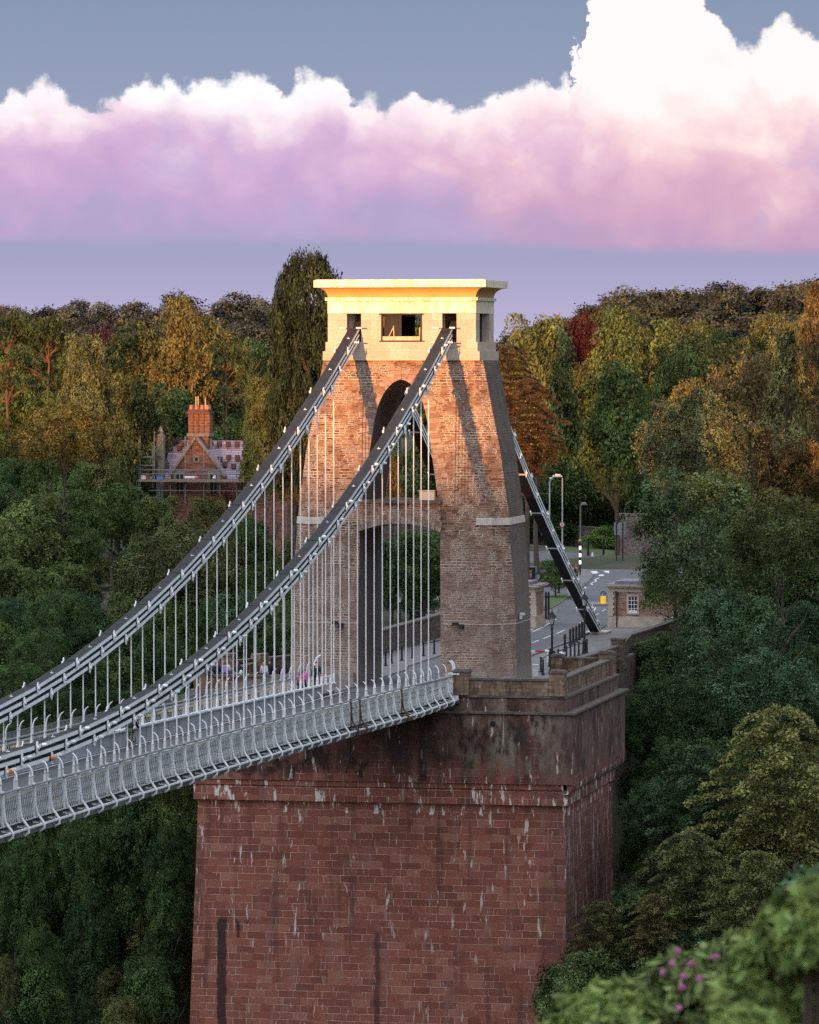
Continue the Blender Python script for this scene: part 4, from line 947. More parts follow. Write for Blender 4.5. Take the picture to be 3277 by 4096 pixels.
def P_pine(key, seed):
    """scots pine: bare orange trunk and limbs, flat tufts in the upper half"""
    rg = np.random.default_rng(seed); cc, rad, out = [], [], []
    m = MB(); tp = [(0,0,0),(0.015,0,0.25),(-0.01,0.01,0.5),(0.02,0,0.72),(0.0,0,0.93)]; m.tube(tp, [0.021,0.018,0.014,0.010,0.003], 8)
    for i in range(26):
        z = rg.uniform(0.42, 0.93); a = rg.uniform(0, 6.28); L = rg.uniform(0.16, 0.44)*(1.25-z)*1.5
        e = np.array([math.cos(a)*L, math.sin(a)*L, z+rg.uniform(0.02,0.10)])
        m.tube([(0,0,z-0.03),tuple(e*np.array([0.5,0.5,1])+np.array([0,0,-0.03])),tuple(e)], [0.008,0.006,0.002], 5)
        for _ in range(6):
            cc.append(e*np.array([1,1,1])+rg.normal(size=3)*np.array([0.06,0.06,0.018])); rad.append(rg.uniform(0.045,0.085)); out.append((math.cos(a)*.4, math.sin(a)*.4, 0.8))
    C, N, S = clump_leaves(rg, np.array(cc), np.array(rad), np.array(out), 100, 0.5, 0.014)
    o = m.build('trunk', M['pinebark'], None, smooth=True); tm = o.data; bpy.data.objects.remove(o)
    PROTO[key] = (leaves_mesh('crown', C, N, S, rg, asp=2.0, tone=clump_leaves.tone), tm)
P_pine('pine', 41); P_pine('pine2', 42)

ASP = {'oak':1.05,'oak2':1.1,'beech':1.15,'lime':1.35,'ash':1.05,'ash2':1.1,'bush':0.85,'hornbeam':1.35,'hornbeam2':1.3,'giant':3.4,'fir':1.9,'cypress':3.0,'pine':1.9,'pine2':1.9}
NAMES = {'oak':'broadleaf_tree','oak2':'broadleaf_tree','beech':'beech_tree','lime':'lime_tree','ash':'ash_tree','ash2':'ash_tree','bush':'shrub','hornbeam':'hornbeam_tree','hornbeam2':'hornbeam_tree','giant':'giant_redwood','fir':'conifer_tree','cypress':'cypress_tree','pine':'pine_tree','pine2':'pine_tree'}
def tree(kind, px, py, wpx, Y, col, label, group=None, cat='tree', zb=None, hmin=6.0, name=None, asp=1.0):
    """crown top at photo direction (px,py) at depth Y; stands on the ground there"""
    p = atY(px, py, Y); k = mpp(Y, px); w = wpx*k
    g = float(terrain(p[0], p[1])) if zb is None else zb
    h = max(p[2]-g, hmin, w*0.6); g = p[2]-h
    root = empty(name or NAMES[kind], (p[0], p[1], g), random.uniform(0, 6.28), label, cat, group)
    cme, tme = PROTO[kind]
    c = bpy.data.objects.new('crown', cme); COL.objects.link(c); c.parent = root
    t_ = bpy.data.objects.new('trunk', tme); COL.objects.link(t_); t_.parent = root
    if Y > 100 and kind in ('oak','oak2','beech','lime'): asp *= 1.3
    ch = min(h, w*ASP[kind]*asp)
    if Y > 100 and kind in ('oak','oak2','beech','lime','ash','bush'): ch = min(h, max(ch, min(0.85*h, w*2.0)))
    kc = 1.32 if max(col) < 0.08 else 1.08
    col = (col[0]*kc, col[1]*kc*0.97, col[2]*kc*0.74)
    c.scale = (w, w, ch); c.location = (0, 0, h-ch)
    if kind in ('oak','oak2','beech','lime','ash','ash2','bush'): t_.scale = (w, w, h-0.1*ch)
    else: t_.scale = (w, w, ch); t_.location = (0, 0, h-ch)
    if kind not in ('oak','oak2','beech','lime','ash','ash2','bush') and h > ch*1.05:
        m = MB(); r = 0.024*w; m.tube([(0,0,0),(0.1*r,0,(h-ch)*0.5),(0,0,h-ch+0.02*ch)], [r*1.5, r*1.2, r], 8); m.build('trunk_base', M['pinebark' if kind.startswith('pine') else 'bark'], t_); b_ = t_.children[0]; b_.parent = root
    j = 1+random.uniform(-0.12, 0.12); c.color = (col[0]*j, col[1]*j, col[2]*j, 1)
    return root

G1=(0.046,0.072,0.028); G2=(0.034,0.060,0.026); G3=(0.055,0.075,0.030); GY=(0.10,0.10,0.036); GP=(0.085,0.10,0.055); GB=(0.032,0.062,0.036); CO=(0.034,0.050,0.026); RED=(0.042,0.012,0.015); PUR=(0.035,0.018,0.032); BR=(0.070,0.055,0.030); OLV=(0.058,0.064,0.028); DK=(0.024,0.044,0.021)

# ---- trees one can tell apart ----
T = tree
# left of the tower, top row
T('giant', 1235, 1008, 290, 60, (0.019,0.027,0.018), 'very tall dark redwood with rounded top rising behind the left side of the tower cap')
T('cypress', 1010, 1440, 150, 110, CO, 'narrow dark upright conifer between the twisted pine and the redwood')
T('pine', 905, 1380, 230, 166, CO, 'pine with one bare orange twisted stem above the brick house, right of the golden tree')
T('oak', 790, 1195, 370, 190, (0.078,0.070,0.030), 'golden-lit broad tree standing highest above the brick house chimney')
T('beech', 560, 1290, 420, 200, OLV, 'large olive rounded tree left of the golden tree, below the far ridge')
T('oak2', 415, 1310, 230, 320, PUR, 'dark purple-leaved tree peeping above the olive crowns on the left')
T('lime', 340, 1340, 260, 130, GP, 'tall pale grey-green tree, left of the olive tree in the upper left wood')
T('pine2', 30, 1265, 340, 166, CO, 'tall pine with leaning orange trunk at the far left edge')
T('pine', 190, 1290, 320, 200, CO, 'dark flat-topped pine with orange limbs beside the leftmost pine')
T('oak', 255, 1610, 330, 80, (0.10,0.092,0.036), 'yellow-topped bushy tree in front of the pale grey-green tree on the left')
T('oak2', 700, 1540, 420, 165, G3, 'dense green tree directly behind the brick house chimney')
T('beech', 130, 1980, 420, 60, G3, 'broad green tree low at the left, under the yellow-topped tree')
T('oak2', 500, 1500, 330, 150, OLV, 'olive-green tree crown left of the house scaffold, over the dark hollow')
T('lime', 1090, 1500, 240, 90, OLV, 'olive-brown tree with drooping layers just left of the far chain top')
T('fir', 1180, 1570, 230, 60, (0.060,0.058,0.028), 'spreading conifer with golden layers between house gable and tower')
T('oak', 1060, 1700, 200, 105, G3, 'green tree partly covering the right end of the slate roof')
T('lime', 640, 1985, 300, 90, G3, 'leafy tree in front of the scaffold, left part', zb=-1)
T('lime', 830, 1990, 260, 85, OLV, 'leafy tree in front of the scaffold, below the gable', zb=-1)
T('oak2', 985, 2060, 230, 80, G1, 'dark green tree below the right end of the scaffold, beside the far chain')
T('ash', 730, 2090, 560, 50, (0.062,0.070,0.036), 'wide feathery olive tree just below the brick house')
# right of the tower, upper
T('hornbeam2', 2040, 1370, 260, 90, (0.055,0.040,0.024), 'rust-coloured cedar close to the right side of the tower')
T('hornbeam', 2110, 1500, 330, 86, (0.060,0.038,0.026), 'rust-brown layered cedar above the street lamp')
T('lime', 2150, 1265, 420, 150, (0.085,0.100,0.045), 'tall pale green tree right of the tower, lit from the left')
T('oak2', 2330, 1255, 260, 250, RED, 'dark red copper beech standing behind the pale green tree')
T('oak', 2560, 1235, 460, 240, G3, 'large green rounded tree right of the copper beech, under the far skyline')
T('beech', 2470, 1450, 420, 190, G1, 'mid green tree below the large rounded tree, behind the bend')
T('oak', 2870, 1330, 460, 200, (0.085,0.080,0.032), 'golden green crown below the skyline towards the right')
T('oak2', 2740, 1520, 330, 110, (0.13,0.115,0.050), 'cream-gold fringed tree at the left shoulder of the big ash')
T('oak', 2950, 1420, 420, 120, BR, 'orange-brown tree in the upper right wood')
T('fir', 3150, 1290, 460, 100, (0.075,0.075,0.036), 'tall pale conifer near the right edge, above the big ash trees')
T('fir', 3260, 1120, 330, 130, BR, 'rusty conifer rising highest at the top right edge')
T('fir', 3060, 1700, 380, 85, (0.10,0.065,0.030), 'orange-tipped conifer right of the grey-green dome')
T('oak2', 3230, 1760, 300, 85, (0.095,0.065,0.030), 'orange-lit crown at the right edge above the ivy limbs')
T('beech', 2320, 1690, 330, 222, G2, 'green tree behind the tall street lamp')
T('oak', 2520, 1720, 300, 215, GB, 'dark bluish tree behind the flat road sign')
# big ash trees on the right
T('ash', 2790, 1560, 560, 62, (0.070,0.078,0.044), 'rounded grey-green ash crown forming a dome right of the road')
T('ash2', 2830, 1880, 720, 48, (0.055,0.085,0.046), 'big feathery ash tree hanging over the right toll house')
T('ash', 2705, 2215, 340, 59, (0.060,0.085,0.036), 'ash branch mass hanging over the right half of the toll house')
T('ash', 3120, 1960, 520, 34, (0.060,0.080,0.036), 'tall ash with ivy-clad limbs at the right edge')
T('ash2', 2900, 2360, 600, 30, (0.042,0.075,0.045), 'dark green ash foliage below the big ash, right of the approach wall')
T('ash', 3080, 2600, 560, 22, (0.036,0.068,0.042), 'dark bushy tree low on the right above the pale hornbeam')
T('ash2', 2660, 2700, 420, 20, DK, 'dark tree in the hollow just right of the pier top', zb=-26)
# lower right
T('hornbeam', 3120, 2790, 720, -6, (0.130,0.140,0.060), 'pale yellow-green tree with feathery horizontal branches at the lower right')
T('hornbeam2', 2800, 2960, 470, -2, (0.055,0.095,0.055), 'bluish green feathery tree left of the pale yellow-green one')
T('hornbeam', 2760, 3300, 560, -14, (0.068,0.084,0.040), 'layered green tree at mid height right of the pier')
T('hornbeam2', 3030, 3380, 520, -20, (0.085,0.10,0.045), 'lower pale layered tree behind the blurred foreground bush')
T('hornbeam2', 2400, 3590, 330, -16, (0.075,0.080,0.038), 'bushy tree against the foot of the pier\'s right corner')
T('hornbeam', 2620, 3560, 300, -17, (0.10,0.092,0.048), 'small pointed tree with pale tips beside the pier foot')
T('oak2', 2330, 3800, 420, -19, (0.050,0.075,0.034), 'dark bush at the bottom just right of the pier')
T('beech', 2640, 3830, 420, -21, G1, 'green bush above the pink-flowered shrub')
T('ash', 2590, 3040, 260, 20, DK, 'dark foliage in the gap just right of the pier corbel')
T('ash2', 2560, 3330, 240, 14, DK, 'dark foliage beside the lower right edge of the pier')
T('ash', 2570, 2830, 240, 26, DK, 'dark foliage right of the pier ledge corner')
T('bush', 1570, 2190, 300, 100, DK, 'dark bushes behind the low wall, seen through the left of the lower arch', cat='shrub')
T('bush', 1730, 2215, 280, 96, G2, 'bushes behind the low wall, seen through the right of the lower arch', cat='shrub')
T('bush', 1640, 2330, 220, 84, DK, 'low dark bush just above the wall in the lower arch', cat='shrub', hmin=2)
# undergrowth by the road
T('bush', 2270, 1990, 330, 226, DK, 'dark trees closing the road bend, behind the striped crossing post', cat='tree')
T('bush', 2440, 2100, 200, 216, (0.07,0.13,0.035), 'fresh green bush beside the bend, left of the flat road sign', cat='shrub', hmin=3)
T('bush', 2220, 2240, 170, 110, G1, 'green shrub behind the notice board', cat='shrub', hmin=3)
T('bush', 2150, 2010, 240, 228, G2, 'dark shrubby tree right of the tower at road level', cat='tree')
T('bush', 2130, 1870, 260, 228, G2, 'dark green tree under the rust-brown cedar', cat='tree')
T('oak', 1640, 1750, 420, 90, G1, 'dark green tree seen through the tower arch, right half', cat='tree')
T('fir', 1570, 1820, 140, 70, (0.11,0.085,0.03), 'thin golden conifer seen through the upper arch', cat='tree')
T('lime', 1690, 2120, 380, 70, G1, 'leafy tree seen through the lower arch, behind the lantern', cat='tree')
T('beech', 1500, 2150, 320, 62, DK, 'dark tree seen through the lower arch beside its left jamb', cat='tree')
T('oak2', 1600, 1300, 300, 180, G1, 'tree seen through the window of the tower cap', cat='tree')

# ---- the wood's repeated crowns, row by row from the skyline down ----
CN = {'G1':'green','G2':'dark green','G3':'light green','GB':'bluish green','DK':'blackish green','OLV':'olive','BR':'orange-brown','GO':'golden olive','AU':'rust-tinged'}
GO=(0.064,0.070,0.030); AU=(0.068,0.058,0.030)
CV = dict(G1=G1,G2=G2,G3=G3,GB=GB,DK=DK,OLV=OLV,BR=BR,GO=GO,AU=AU)
RW = random.Random(3)
def row(y, x0, x1, n, Y, kinds, cols, phrase, group, w=None, hmin=5, slope=0.0, cat='tree', jy=34, asp=1.0):
    step = (x1-x0)/n
    for i in range(n):
        x = x0+step*(i+0.5)+RW.uniform(-.3,.3)*step; yy = y+slope*(x-x0)+RW.uniform(-jy,jy); c_ = RW.choice(cols)
        tree(RW.choice(kinds), x, yy, (w or step*1.75)*RW.uniform(0.85,1.2), Y+RW.uniform(-5,5), CV[c_], '%s %s, %s from left in the row %s' % (CN[c_], cat, ordn(i+1), phrase), group, cat, hmin=hmin, asp=asp)
ML = ['oak','oak2','beech','lime']; MA = ['ash','ash2','oak2','lime']
gl = 'trees of the wood left of the tower'; gr = 'trees of the wood right of the tower'
row(1345, -60, 1250, 9, 300, ML, ['OLV','G3','GB'], 'under the left skyline', gl)
row(1440, -90, 1230, 8, 240, ML, ['OLV','G3','GO'], 'behind the orange-stemmed pines', gl)
row(1560, -60, 1250, 8, 195, ML, ['OLV','GO','G1'], 'level with the pine trunks', gl)
row(1690, -90, 1260, 8, 160, ML, ['OLV','G1','G3'], 'just behind the brick house', gl)
row(1830, -60, 480, 4, 118, ML, ['OLV','G1','G2'], 'left of the house scaffold', gl)
row(1960, -90, 520, 4, 92, ML, ['G1','G2','OLV'], 'below the house scaffold, far left', gl)
row(2130, -60, 1280, 8, 66, MA, ['G1','G2','OLV'], 'below the brick house', gl)
row(2260, -100, 1270, 8, 52, MA, ['G1','G2','G3'], 'halfway down behind the far chain', gl)
row(2390, -60, 1270, 8, 42, MA, ['G1','G2','GB'], 'two above the left deck', gl)
row(2510, -100, 1260, 8, 33, MA, ['G1','G2','DK'], 'next above the left deck', gl)
row(2630, -60, 900, 6, 25, MA, ['G1','G2','DK'], 'behind the left hanger rods', gl)
row(2760, -100, 700, 5, 16, MA, ['G1','G2','DK'], 'just above the far parapet', gl)
row(2900, -60, 700, 5, 8, MA, ['G2','DK','G1'], 'level with the deck at the left', gl)
row(2190, 240, 1300, 6, 128, ['ash','oak2','bush'], ['G1','G2','OLV'], 'behind the trees below the brick house', gl)
bl = 'trees and bushes of the steep bank under the deck'
row(3050, -100, 800, 6, 5, MA, ['G2','DK','G1'], 'just below the left deck', bl, asp=1.8)
row(3180, -60, 740, 5, 3, MA, ['G2','DK','G1'], 'second below the left deck', bl, asp=1.8)
row(3310, -100, 760, 5, 2, MA, ['G2','DK'], 'third below the left deck', bl, asp=1.8)
row(3440, -60, 720, 5, 0, ['ash','ash2','beech'], ['G2','DK'], 'fourth below the left deck', bl, hmin=4, asp=1.8)
row(3570, -100, 740, 5, -1, ['ash2','ash'], ['G2','DK','OLV'], 'level with the streak top', bl, hmin=3, cat='bush', asp=1.8)
row(3720, -60, 700, 5, -3, ['bush','ash'], ['G2','DK'], "beside the pier's black streak", bl, w=200, hmin=3, cat='bush', asp=1.8)
row(3850, -100, 690, 5, -5, ['bush','ash'], ['G2','DK','OLV'], 'second from the bottom left', bl, w=200, hmin=3, cat='bush', asp=1.8)
row(3990, -60, 660, 5, -7, ['bush','ash'], ['G2','OLV','DK'], 'along the bottom left edge', bl, w=200, hmin=3, cat='bush', asp=1.8)
row(1340, 2010, 2500, 3, 330, ML, ['G1','OLV'], 'second under the right skyline', gr, slope=-0.2)
row(1290, 2480, 3340, 5, 300, ML, ['G3','OLV','GO'], 'under the right skyline, right half', gr)
row(1440, 2050, 2700, 4, 240, ML, ['G1','OLV','G3'], 'behind the pale lime tree', gr)
row(1420, 2650, 3340, 4, 200, ML, ['GO','BR','G3'], 'of autumn crowns, upper right', gr)
row(1580, 2050, 2700, 4, 236, ML, ['G1','G2'], 'halfway up behind the bend', gr)
row(1600, 2780, 3340, 4, 130, ML, ['GO','BR','AU'], 'above the big ash trees', gr)
row(1730, 2080, 2680, 4, 230, ML, ['G2','GB','G1'], 'above the street lamps', gr)
row(1780, 2850, 3340, 3, 95, ML, ['AU','GO','G3'], 'touching the big ash trees', gr)
row(1870, 2080, 2680, 4, 226, ML, ['DK','G2'], 'level with the street lamp heads', gr)
row(2010, 2100, 2650, 4, 228, ['bush','oak2'], ['DK','G2'], 'closing the bend behind the verge', gr)
row(2080, 2900, 3350, 3, 70, MA, ['G1','G2'], 'behind the big ash, upper', gr)
row(2250, 2760, 3350, 3, 66, MA, ['G2','G1'], 'behind the right toll house', gr)
row(2420, 2740, 3350, 3, 52, MA, ['G2','GB'], 'right of the right toll house', gr)
row(2560, 2600, 3350, 4, 38, MA, ['G2','DK'], 'right of the approach wall', gr)
row(2690, 2600, 3350, 4, 28, MA, ['DK','G2','GB'], 'level with the pier parapet', gr)
row(2830, 2600, 3350, 4, 18, MA, ['DK','GB'], 'right of the pier ledge', gr)
row(2960, 2600, 3350, 4, 12, MA, ['DK','G2'], 'right of the upper pier block', gr)
row(3100, 2600, 3350, 4, 6, MA, ['DK','GB'], 'right of the pier corbel', gr)
row(3240, 2600, 3350, 4, 1, MA, ['DK','G2'], 'below the pier corbel', gr)
row(3400, 2600, 3350, 4, -4, MA, ['DK','G2'], 'halfway down the pier side', gr)
row(3540, 2480, 3350, 4, -8, MA, ['DK','G2'], 'low beside the pier side', gr)
row(3700, 2450, 3350, 4, -12, ['ash','bush'], ['DK','G2'], 'behind the flowering bush', gr)
row(3880, 2330, 3350, 5, -17, ['ash','bush'], ['DK','G2'], 'lowest behind the blurred bushes', gr)

# ---- the wood goes on a little past both edges of the frame ----
for y, Y in ((1330,300),(1430,240),(1560,190),(1690,150),(1830,110),(1960,85),(2130,62),(2280,50),(2430,38),(2600,26),(2780,14),(2960,6),(3140,2),(3340,0),(3560,-2),(3800,-5)):
    for x in (-230, -440):
        tree(RW.choice(MA), x+RW.uniform(-40,40), y+RW.uniform(-40,40), 300, Y, CV[RW.choice(['G1','G2','OLV'])], 'green tree of the wood past the left edge of the view', 'trees past the left edge')
for y, Y in ((1300,290),(1430,200),(1600,130),(1780,95),(1960,75),(2120,66),(2280,58),(2430,48),(2600,36),(2780,24),(2960,14),(3140,6),(3340,0),(3560,-6)):
    for x in (3500, 3720):
        tree(RW.choice(MA), x+RW.uniform(-40,40), y+RW.uniform(-40,40), 320, Y, CV[RW.choice(['G1','G2','GB'])], 'green tree of the wood past the right edge of the view', 'trees past the right edge')
# ---- far woods: one mass each ----
def far_wood(name, label, ridge, Y, seed, cols, n=46, rows=3, wpx=(110,190)):
    rg = np.random.default_rng(seed); Cs, Ns, Ss, Ts = [], [], [], []
    xs = [a for a, _ in ridge]; ys = [b for _, b in ridge]
    for r_ in range(rows):
        for i in range(n):
            x = rg.uniform(xs[0], xs[-1]); y = np.interp(x, xs, ys)+r_*55+rg.uniform(-6, 30); Yd = Y-r_*28+rg.uniform(-8, 8)
            p = atY(x, y, Yd); w = rg.uniform(*wpx)*mpp(Yd, x)/2; h = w*rg.uniform(1.0,1.5)
            ncl = 16; d = unit(rg, ncl); d[:,2] = abs(d[:,2])*1.2-0.25; rad = np.full(ncl, w*0.45)*rg.uniform(0.7,1.2,ncl)
            c = p+np.array([0,0,-h])+d*np.array([w*0.8,w*0.8,h*0.8])
            a, b, s_ = clump_leaves(rg, c, rad, d, 70, 0.75, 0.42, tuft=8)
            Cs.append(a); Ns.append(b); Ss.append(s_); tt = rg.normal()*0.3; Ts.append(clump_leaves.tone+tt)
            k = 60; Ts.append(np.full(60, 0.3+tt)); g = float(terrain(p[0], p[1])); q = p+np.stack([rg.normal(size=k)*w*0.5, rg.normal(size=k)*w*0.5, -rg.uniform(h, max(h+1, p[2]-g), k)], 1)
            Cs.append(q); Ns.append(rg.normal(size=(k,3))); Ss.append(np.full(k, 1.6))
    me = leaves_mesh(name, np.concatenate(Cs), np.concatenate(Ns), np.concatenate(Ss), rg, tone=np.concatenate(Ts))
    o = bpy.data.objects.new(name, me); COL.objects.link(o); o.color = (*cols, 1); tag(o, label, 'wood', kind='stuff'); return o
far_wood('distant_wood', 'hazy grey-green wooded ridge on the left skyline', [(-700,1230),(-300,1290),(60,1262),(110,1265),(200,1240),(330,1192),(420,1225),(520,1220),(620,1185),(700,1162),(760,1190),(830,1200),(920,1178),(1060,1185),(1150,1200),(1700,1230)], 560, 51, (0.050,0.058,0.045), 80, 5)
far_wood('distant_wood', 'wooded ridge on the right skyline', [(1950,1400),(2040,1330),(2150,1300),(2280,1260),(2400,1220),(2450,1150),(2530,1165),(2600,1160),(2740,1145),(2900,1140),(3000,1155),(3100,1150),(3180,1120),(3300,1110),(3900,1120)], 420, 52, (0.040,0.044,0.030), 80, 6)
far_wood('distant_wood', 'pale low trees at the far left edge of the skyline', [(-200,1235),(0,1228),(60,1225),(100,1235),(115,1262)], 900, 53, (0.05,0.05,0.05), 14, 2, (60,90))
# ================================================================ ROADS
def R3(a, b): return (2050+a*550/1725.0, 2200+b*550/1725.0)
def g3(a, b, z=GZ): p = atZ(*R3(a, b), z); return (float(p[0]), float(p[1]))
def sheet(name, poly, z, mat, kind='structure', thick=0.0):
    m = MB()
    if thick:
        n = len(poly); A = [(*p, z) for p in poly]; B = [(*p, z-thick) for p in poly]; m.face(A)
        for i in range(n): m.face([B[i], B[(i+1)%n], A[(i+1)%n], A[i]])
    else: m.face([(*p, z) for p in poly])
    o = m.build(name, mat); tag(o, kind=kind); return o
def build_roads():
    sheet('paving', [(-13.0,-8.6),(11.0,-8.6),(11.0,11),(9.6,12),(9.8,36),(9.3,60),(9.3,66),(14,72),(14,208),(-34,214),(-36,138),(-14,78),(-13.5,55),(-8.6,24),(-12,12)], GZ-0.02, M['pave'], thick=0.35)
    # carriageway
    L = [(-2.9,-8.9),(-2.9,12),(-3.5,16),(-3.5,40),(-2.5,58),(-2.5,66),(-3.3,76),(-5.4,90),(-8.4,106),(-12,118),(-18,128),(-26,134),(-34,136)]
    Rr = [(2.9,-8.9),(2.9,45),(2.4,66),(2.6,85),(3.0,120),(2.0,160),(-1,190),(-17.5,198),(-25,209),(-34,212)]
    sheet('road', L[::-1]+Rr if False else Rr+L[::-1], GZ, M['asphalt'])
    def kerb(pts, w=0.16, h=0.10, mat='kerb', name='kerb'):
        m = MB()
        for a, b in zip(pts[:-1], pts[1:]): m.bar((*a, GZ+h/2), (*b, GZ+h/2), w, h)
        tag(m.build(name, M[mat]), kind='structure')
    kerb(L[:6]); kerb(Rr[:3])
    # left pavement between the side road and the main road
    isl = [g3(860,480), g3(930,420), g3(990,350), g3(1000,315), g3(970,280), g3(900,255), g3(800,235), g3(700,230), g3(640,300), g3(640,410), g3(700,560), g3(760,640)]
    sheet('pavement', isl, GZ+0.10, M['pave'], thick=0.12)
    kerb([isl[0], isl[1], isl[2], isl[3], isl[4], isl[5]])
    gi = [g3(385,760), g3(430,660), g3(480,590), g3(560,558), g3(700,568), g3(705,585), g3(600,665), g3(480,735)]
    gm = plain('mown_grass', (0.07,0.115,0.025), 1.0, var=0.35, scale=1.5)
    M['grass'] = gm
    sheet('grass_verge', gi, GZ+0.12, gm, thick=0.14); kerb(gi[4:8]+[gi[0]])
    rk = [g3(330,470), g3(470,455), g3(560,450), g3(640,420)]
    M['redkerb'] = plain('red_kerb_brick', (0.17,0.05,0.045), 0.9)
    kerb(rk, 0.5, 0.18, 'redkerb')
    # far verge, grass and stone wall behind the bend
    v0 = [(-60,222),(-40,216),(-24.8,209),(-17.5,197),(-8,190),(4,186),(4,196),(-8,201),(-18,209),(-26,220),(-40,228),(-60,234)]
    sheet('grass_verge', v0, GZ+0.12, gm, thick=0.14); kerb(v0[:6], 0.2, 0.12)
    # markings
    def q(name, pts, z=GZ+0.006): sheet(name, pts, z, M['paint'])
    def line(a, b, w=0.12, name='road_marking'):
        a = Vector((*a, 0)); b = Vector((*b, 0)); d = (b-a).normalized(); n = Vector((-d.y, d.x, 0))*w/2
        q(name, [tuple((a-n)[:2]), tuple((b-n)[:2]), tuple((b+n)[:2]), tuple((a+n)[:2])])
    for A, B in (((245,1030),(400,960)),((400,960),(470,915)),((470,915),(548,870))): line(g3(*A), g3(*B))
    for A, B in (((245,1168),(332,1130)),((380,1115),(480,1075)),((555,1050),(655,1005)),((845,918),(905,885)),((1000,840),(1085,798)),((680,1165),(870,1070)),((870,1070),(960,1035)),((1080,990),(1150,955)),((1018,770),(1048,722)),((985,830),(1003,795)),((1130,768),(1170,745))): line(g3(*A), g3(*B), 0.11)
    zz = [(985,418),(1005,438)], [(1000,412),(1062,392)], [(1062,396),(1030,372)], [(1030,376),(1088,350)], [(905,462),(925,482)]
    for A, B in zz: line(g3(*A), g3(*B), 0.16)
    for c in ([(980,268),(1050,262),(1085,290),(1010,300)], [(1140,262),(1215,262),(1215,292),(1165,282)], [(1080,312),(1130,305),(1160,322),(1090,330)]): q('zebra_marking', [g3(*p) for p in c])
    for A, B in (((960,160),(1130,185)),((1130,178),(1240,210)),((1060,740),(1170,735)),((1060,755),(1170,757))): line(g3(*A), g3(*B), 0.3 if A[1] < 300 else 0.1)
    # white arc and hatching near the first lamp
    for i in range(8):
        t0, t1 = -1.2+i*0.3, -0.9+i*0.3
        A = (600+28*math.cos(t0), 1360+50*math.sin(t0)); B = (600+28*math.cos(t1), 1360+50*math.sin(t1)); line(g3(*A), g3(*B), 0.22)
    line(g3(740,1300), g3(830,1300), 0.3); line(g3(590,1280), g3(640,1300), 0.3)
build_roads()

# ---- walls by the approach
def stone_wall(pts, h, w, label, zb=GZ-0.1, mat='wall'):
    root = empty('stone_wall', (*pts[0], zb), label=label, cat='wall'); I = Matrix.Translation((-pts[0][0], -pts[0][1], -zb))
    m = MB(); c = MB()
    for a, b in zip(pts[:-1], pts[1:]):
        m.bar((*a, zb+h/2), (*b, zb+h/2), w, h); c.bar((*a, zb+h+0.06), (*b, zb+h+0.06), w+0.14, 0.12)
    o = m.build('masonry', M[mat], root); o.matrix_parent_inverse = I; o = c.build('coping', M['coping'], root); o.matrix_parent_inverse = I
    return root
stone_wall([(9.25,11.6),(9.65,25.6)], 1.05, 0.45, 'dark stone approach wall running back from the pier corner, right of the railing')
stone_wall([(9.9,26.2),(8.9,36.2),(9.4,50),(9.3,64)], 1.2, 0.45, 'dark stone wall stepping back towards the right toll house')
for x, y in ((9.8,25.9),):
    m = MB(); m.box(x-0.45, x+0.45, y-0.45, y+0.45, -1.0, 1.05); m.box(x-0.52, x+0.52, y-0.52, y+0.52, 1.05, 1.18); tag(m.build('wall_pier', M['wall']), 'square stone pier joining the two dark approach walls', 'wall pier')
m = MB(); m.box(9.0, 9.8, 11.9, 36, -9, GZ-0.12); m.box(9.0, 9.7, 36, 66, -6, GZ-0.12); tag(m.build('retaining_wall', M['wall']), kind='structure')
stone_wall([(-8.3,24),(-8.1,50),(-8.6,60),(-11.5,72)], 1.75, 0.5, 'low stone wall seen through the tower arch along the left pavement')
stone_wall([(-13.2,2),(-9.0,12),(-8.5,23)], 1.15, 0.45, 'curving stone wall behind the people left of the tower')
stone_wall([(-60,238),(-40,231),(-26,223),(-17,211),(-7,203),(6,199)], 2.4, 0.5, 'long low stone wall behind the grass verge at the road bend')
m = MB(); m.box(-13.7,-12.5,1.2,2.4,-0.9,1.15); m.box(-13.8,-12.4,1.1,2.5,1.15,1.3); tag(m.build('wall_pier', M['parapet']), 'square stone wall pier behind the standing couple left of the tower', 'wall pier')
# pink-grey wall top with ivy right of the bend
def old_wall():
    a = atY(2482, 2062, 200); b = atY(2640, 2075, 200)
    m = MB(); m.box(float(a[0]), float(b[0])+2, 199.5, 200.3, -0.6, float(a[2])); m.box(float(a[0])-0.1, float(b[0])+2.1, 199.4, 200.4, float(a[2]), float(a[2])+0.25)
    M['pinkwall'] = masonry('pink_brick', 0.4, 0.14, [(0.0,(0.16,0.09,0.09)),(0.5,(0.24,0.15,0.15)),(1.0,(0.32,0.24,0.24))], (0.4,0.36,0.36), 0.02, 0.05)
    tag(m.build('garden_wall', M['pinkwall']), 'tall pinkish garden wall half hidden behind the flat road sign and ash leaves', 'wall')
old_wall()

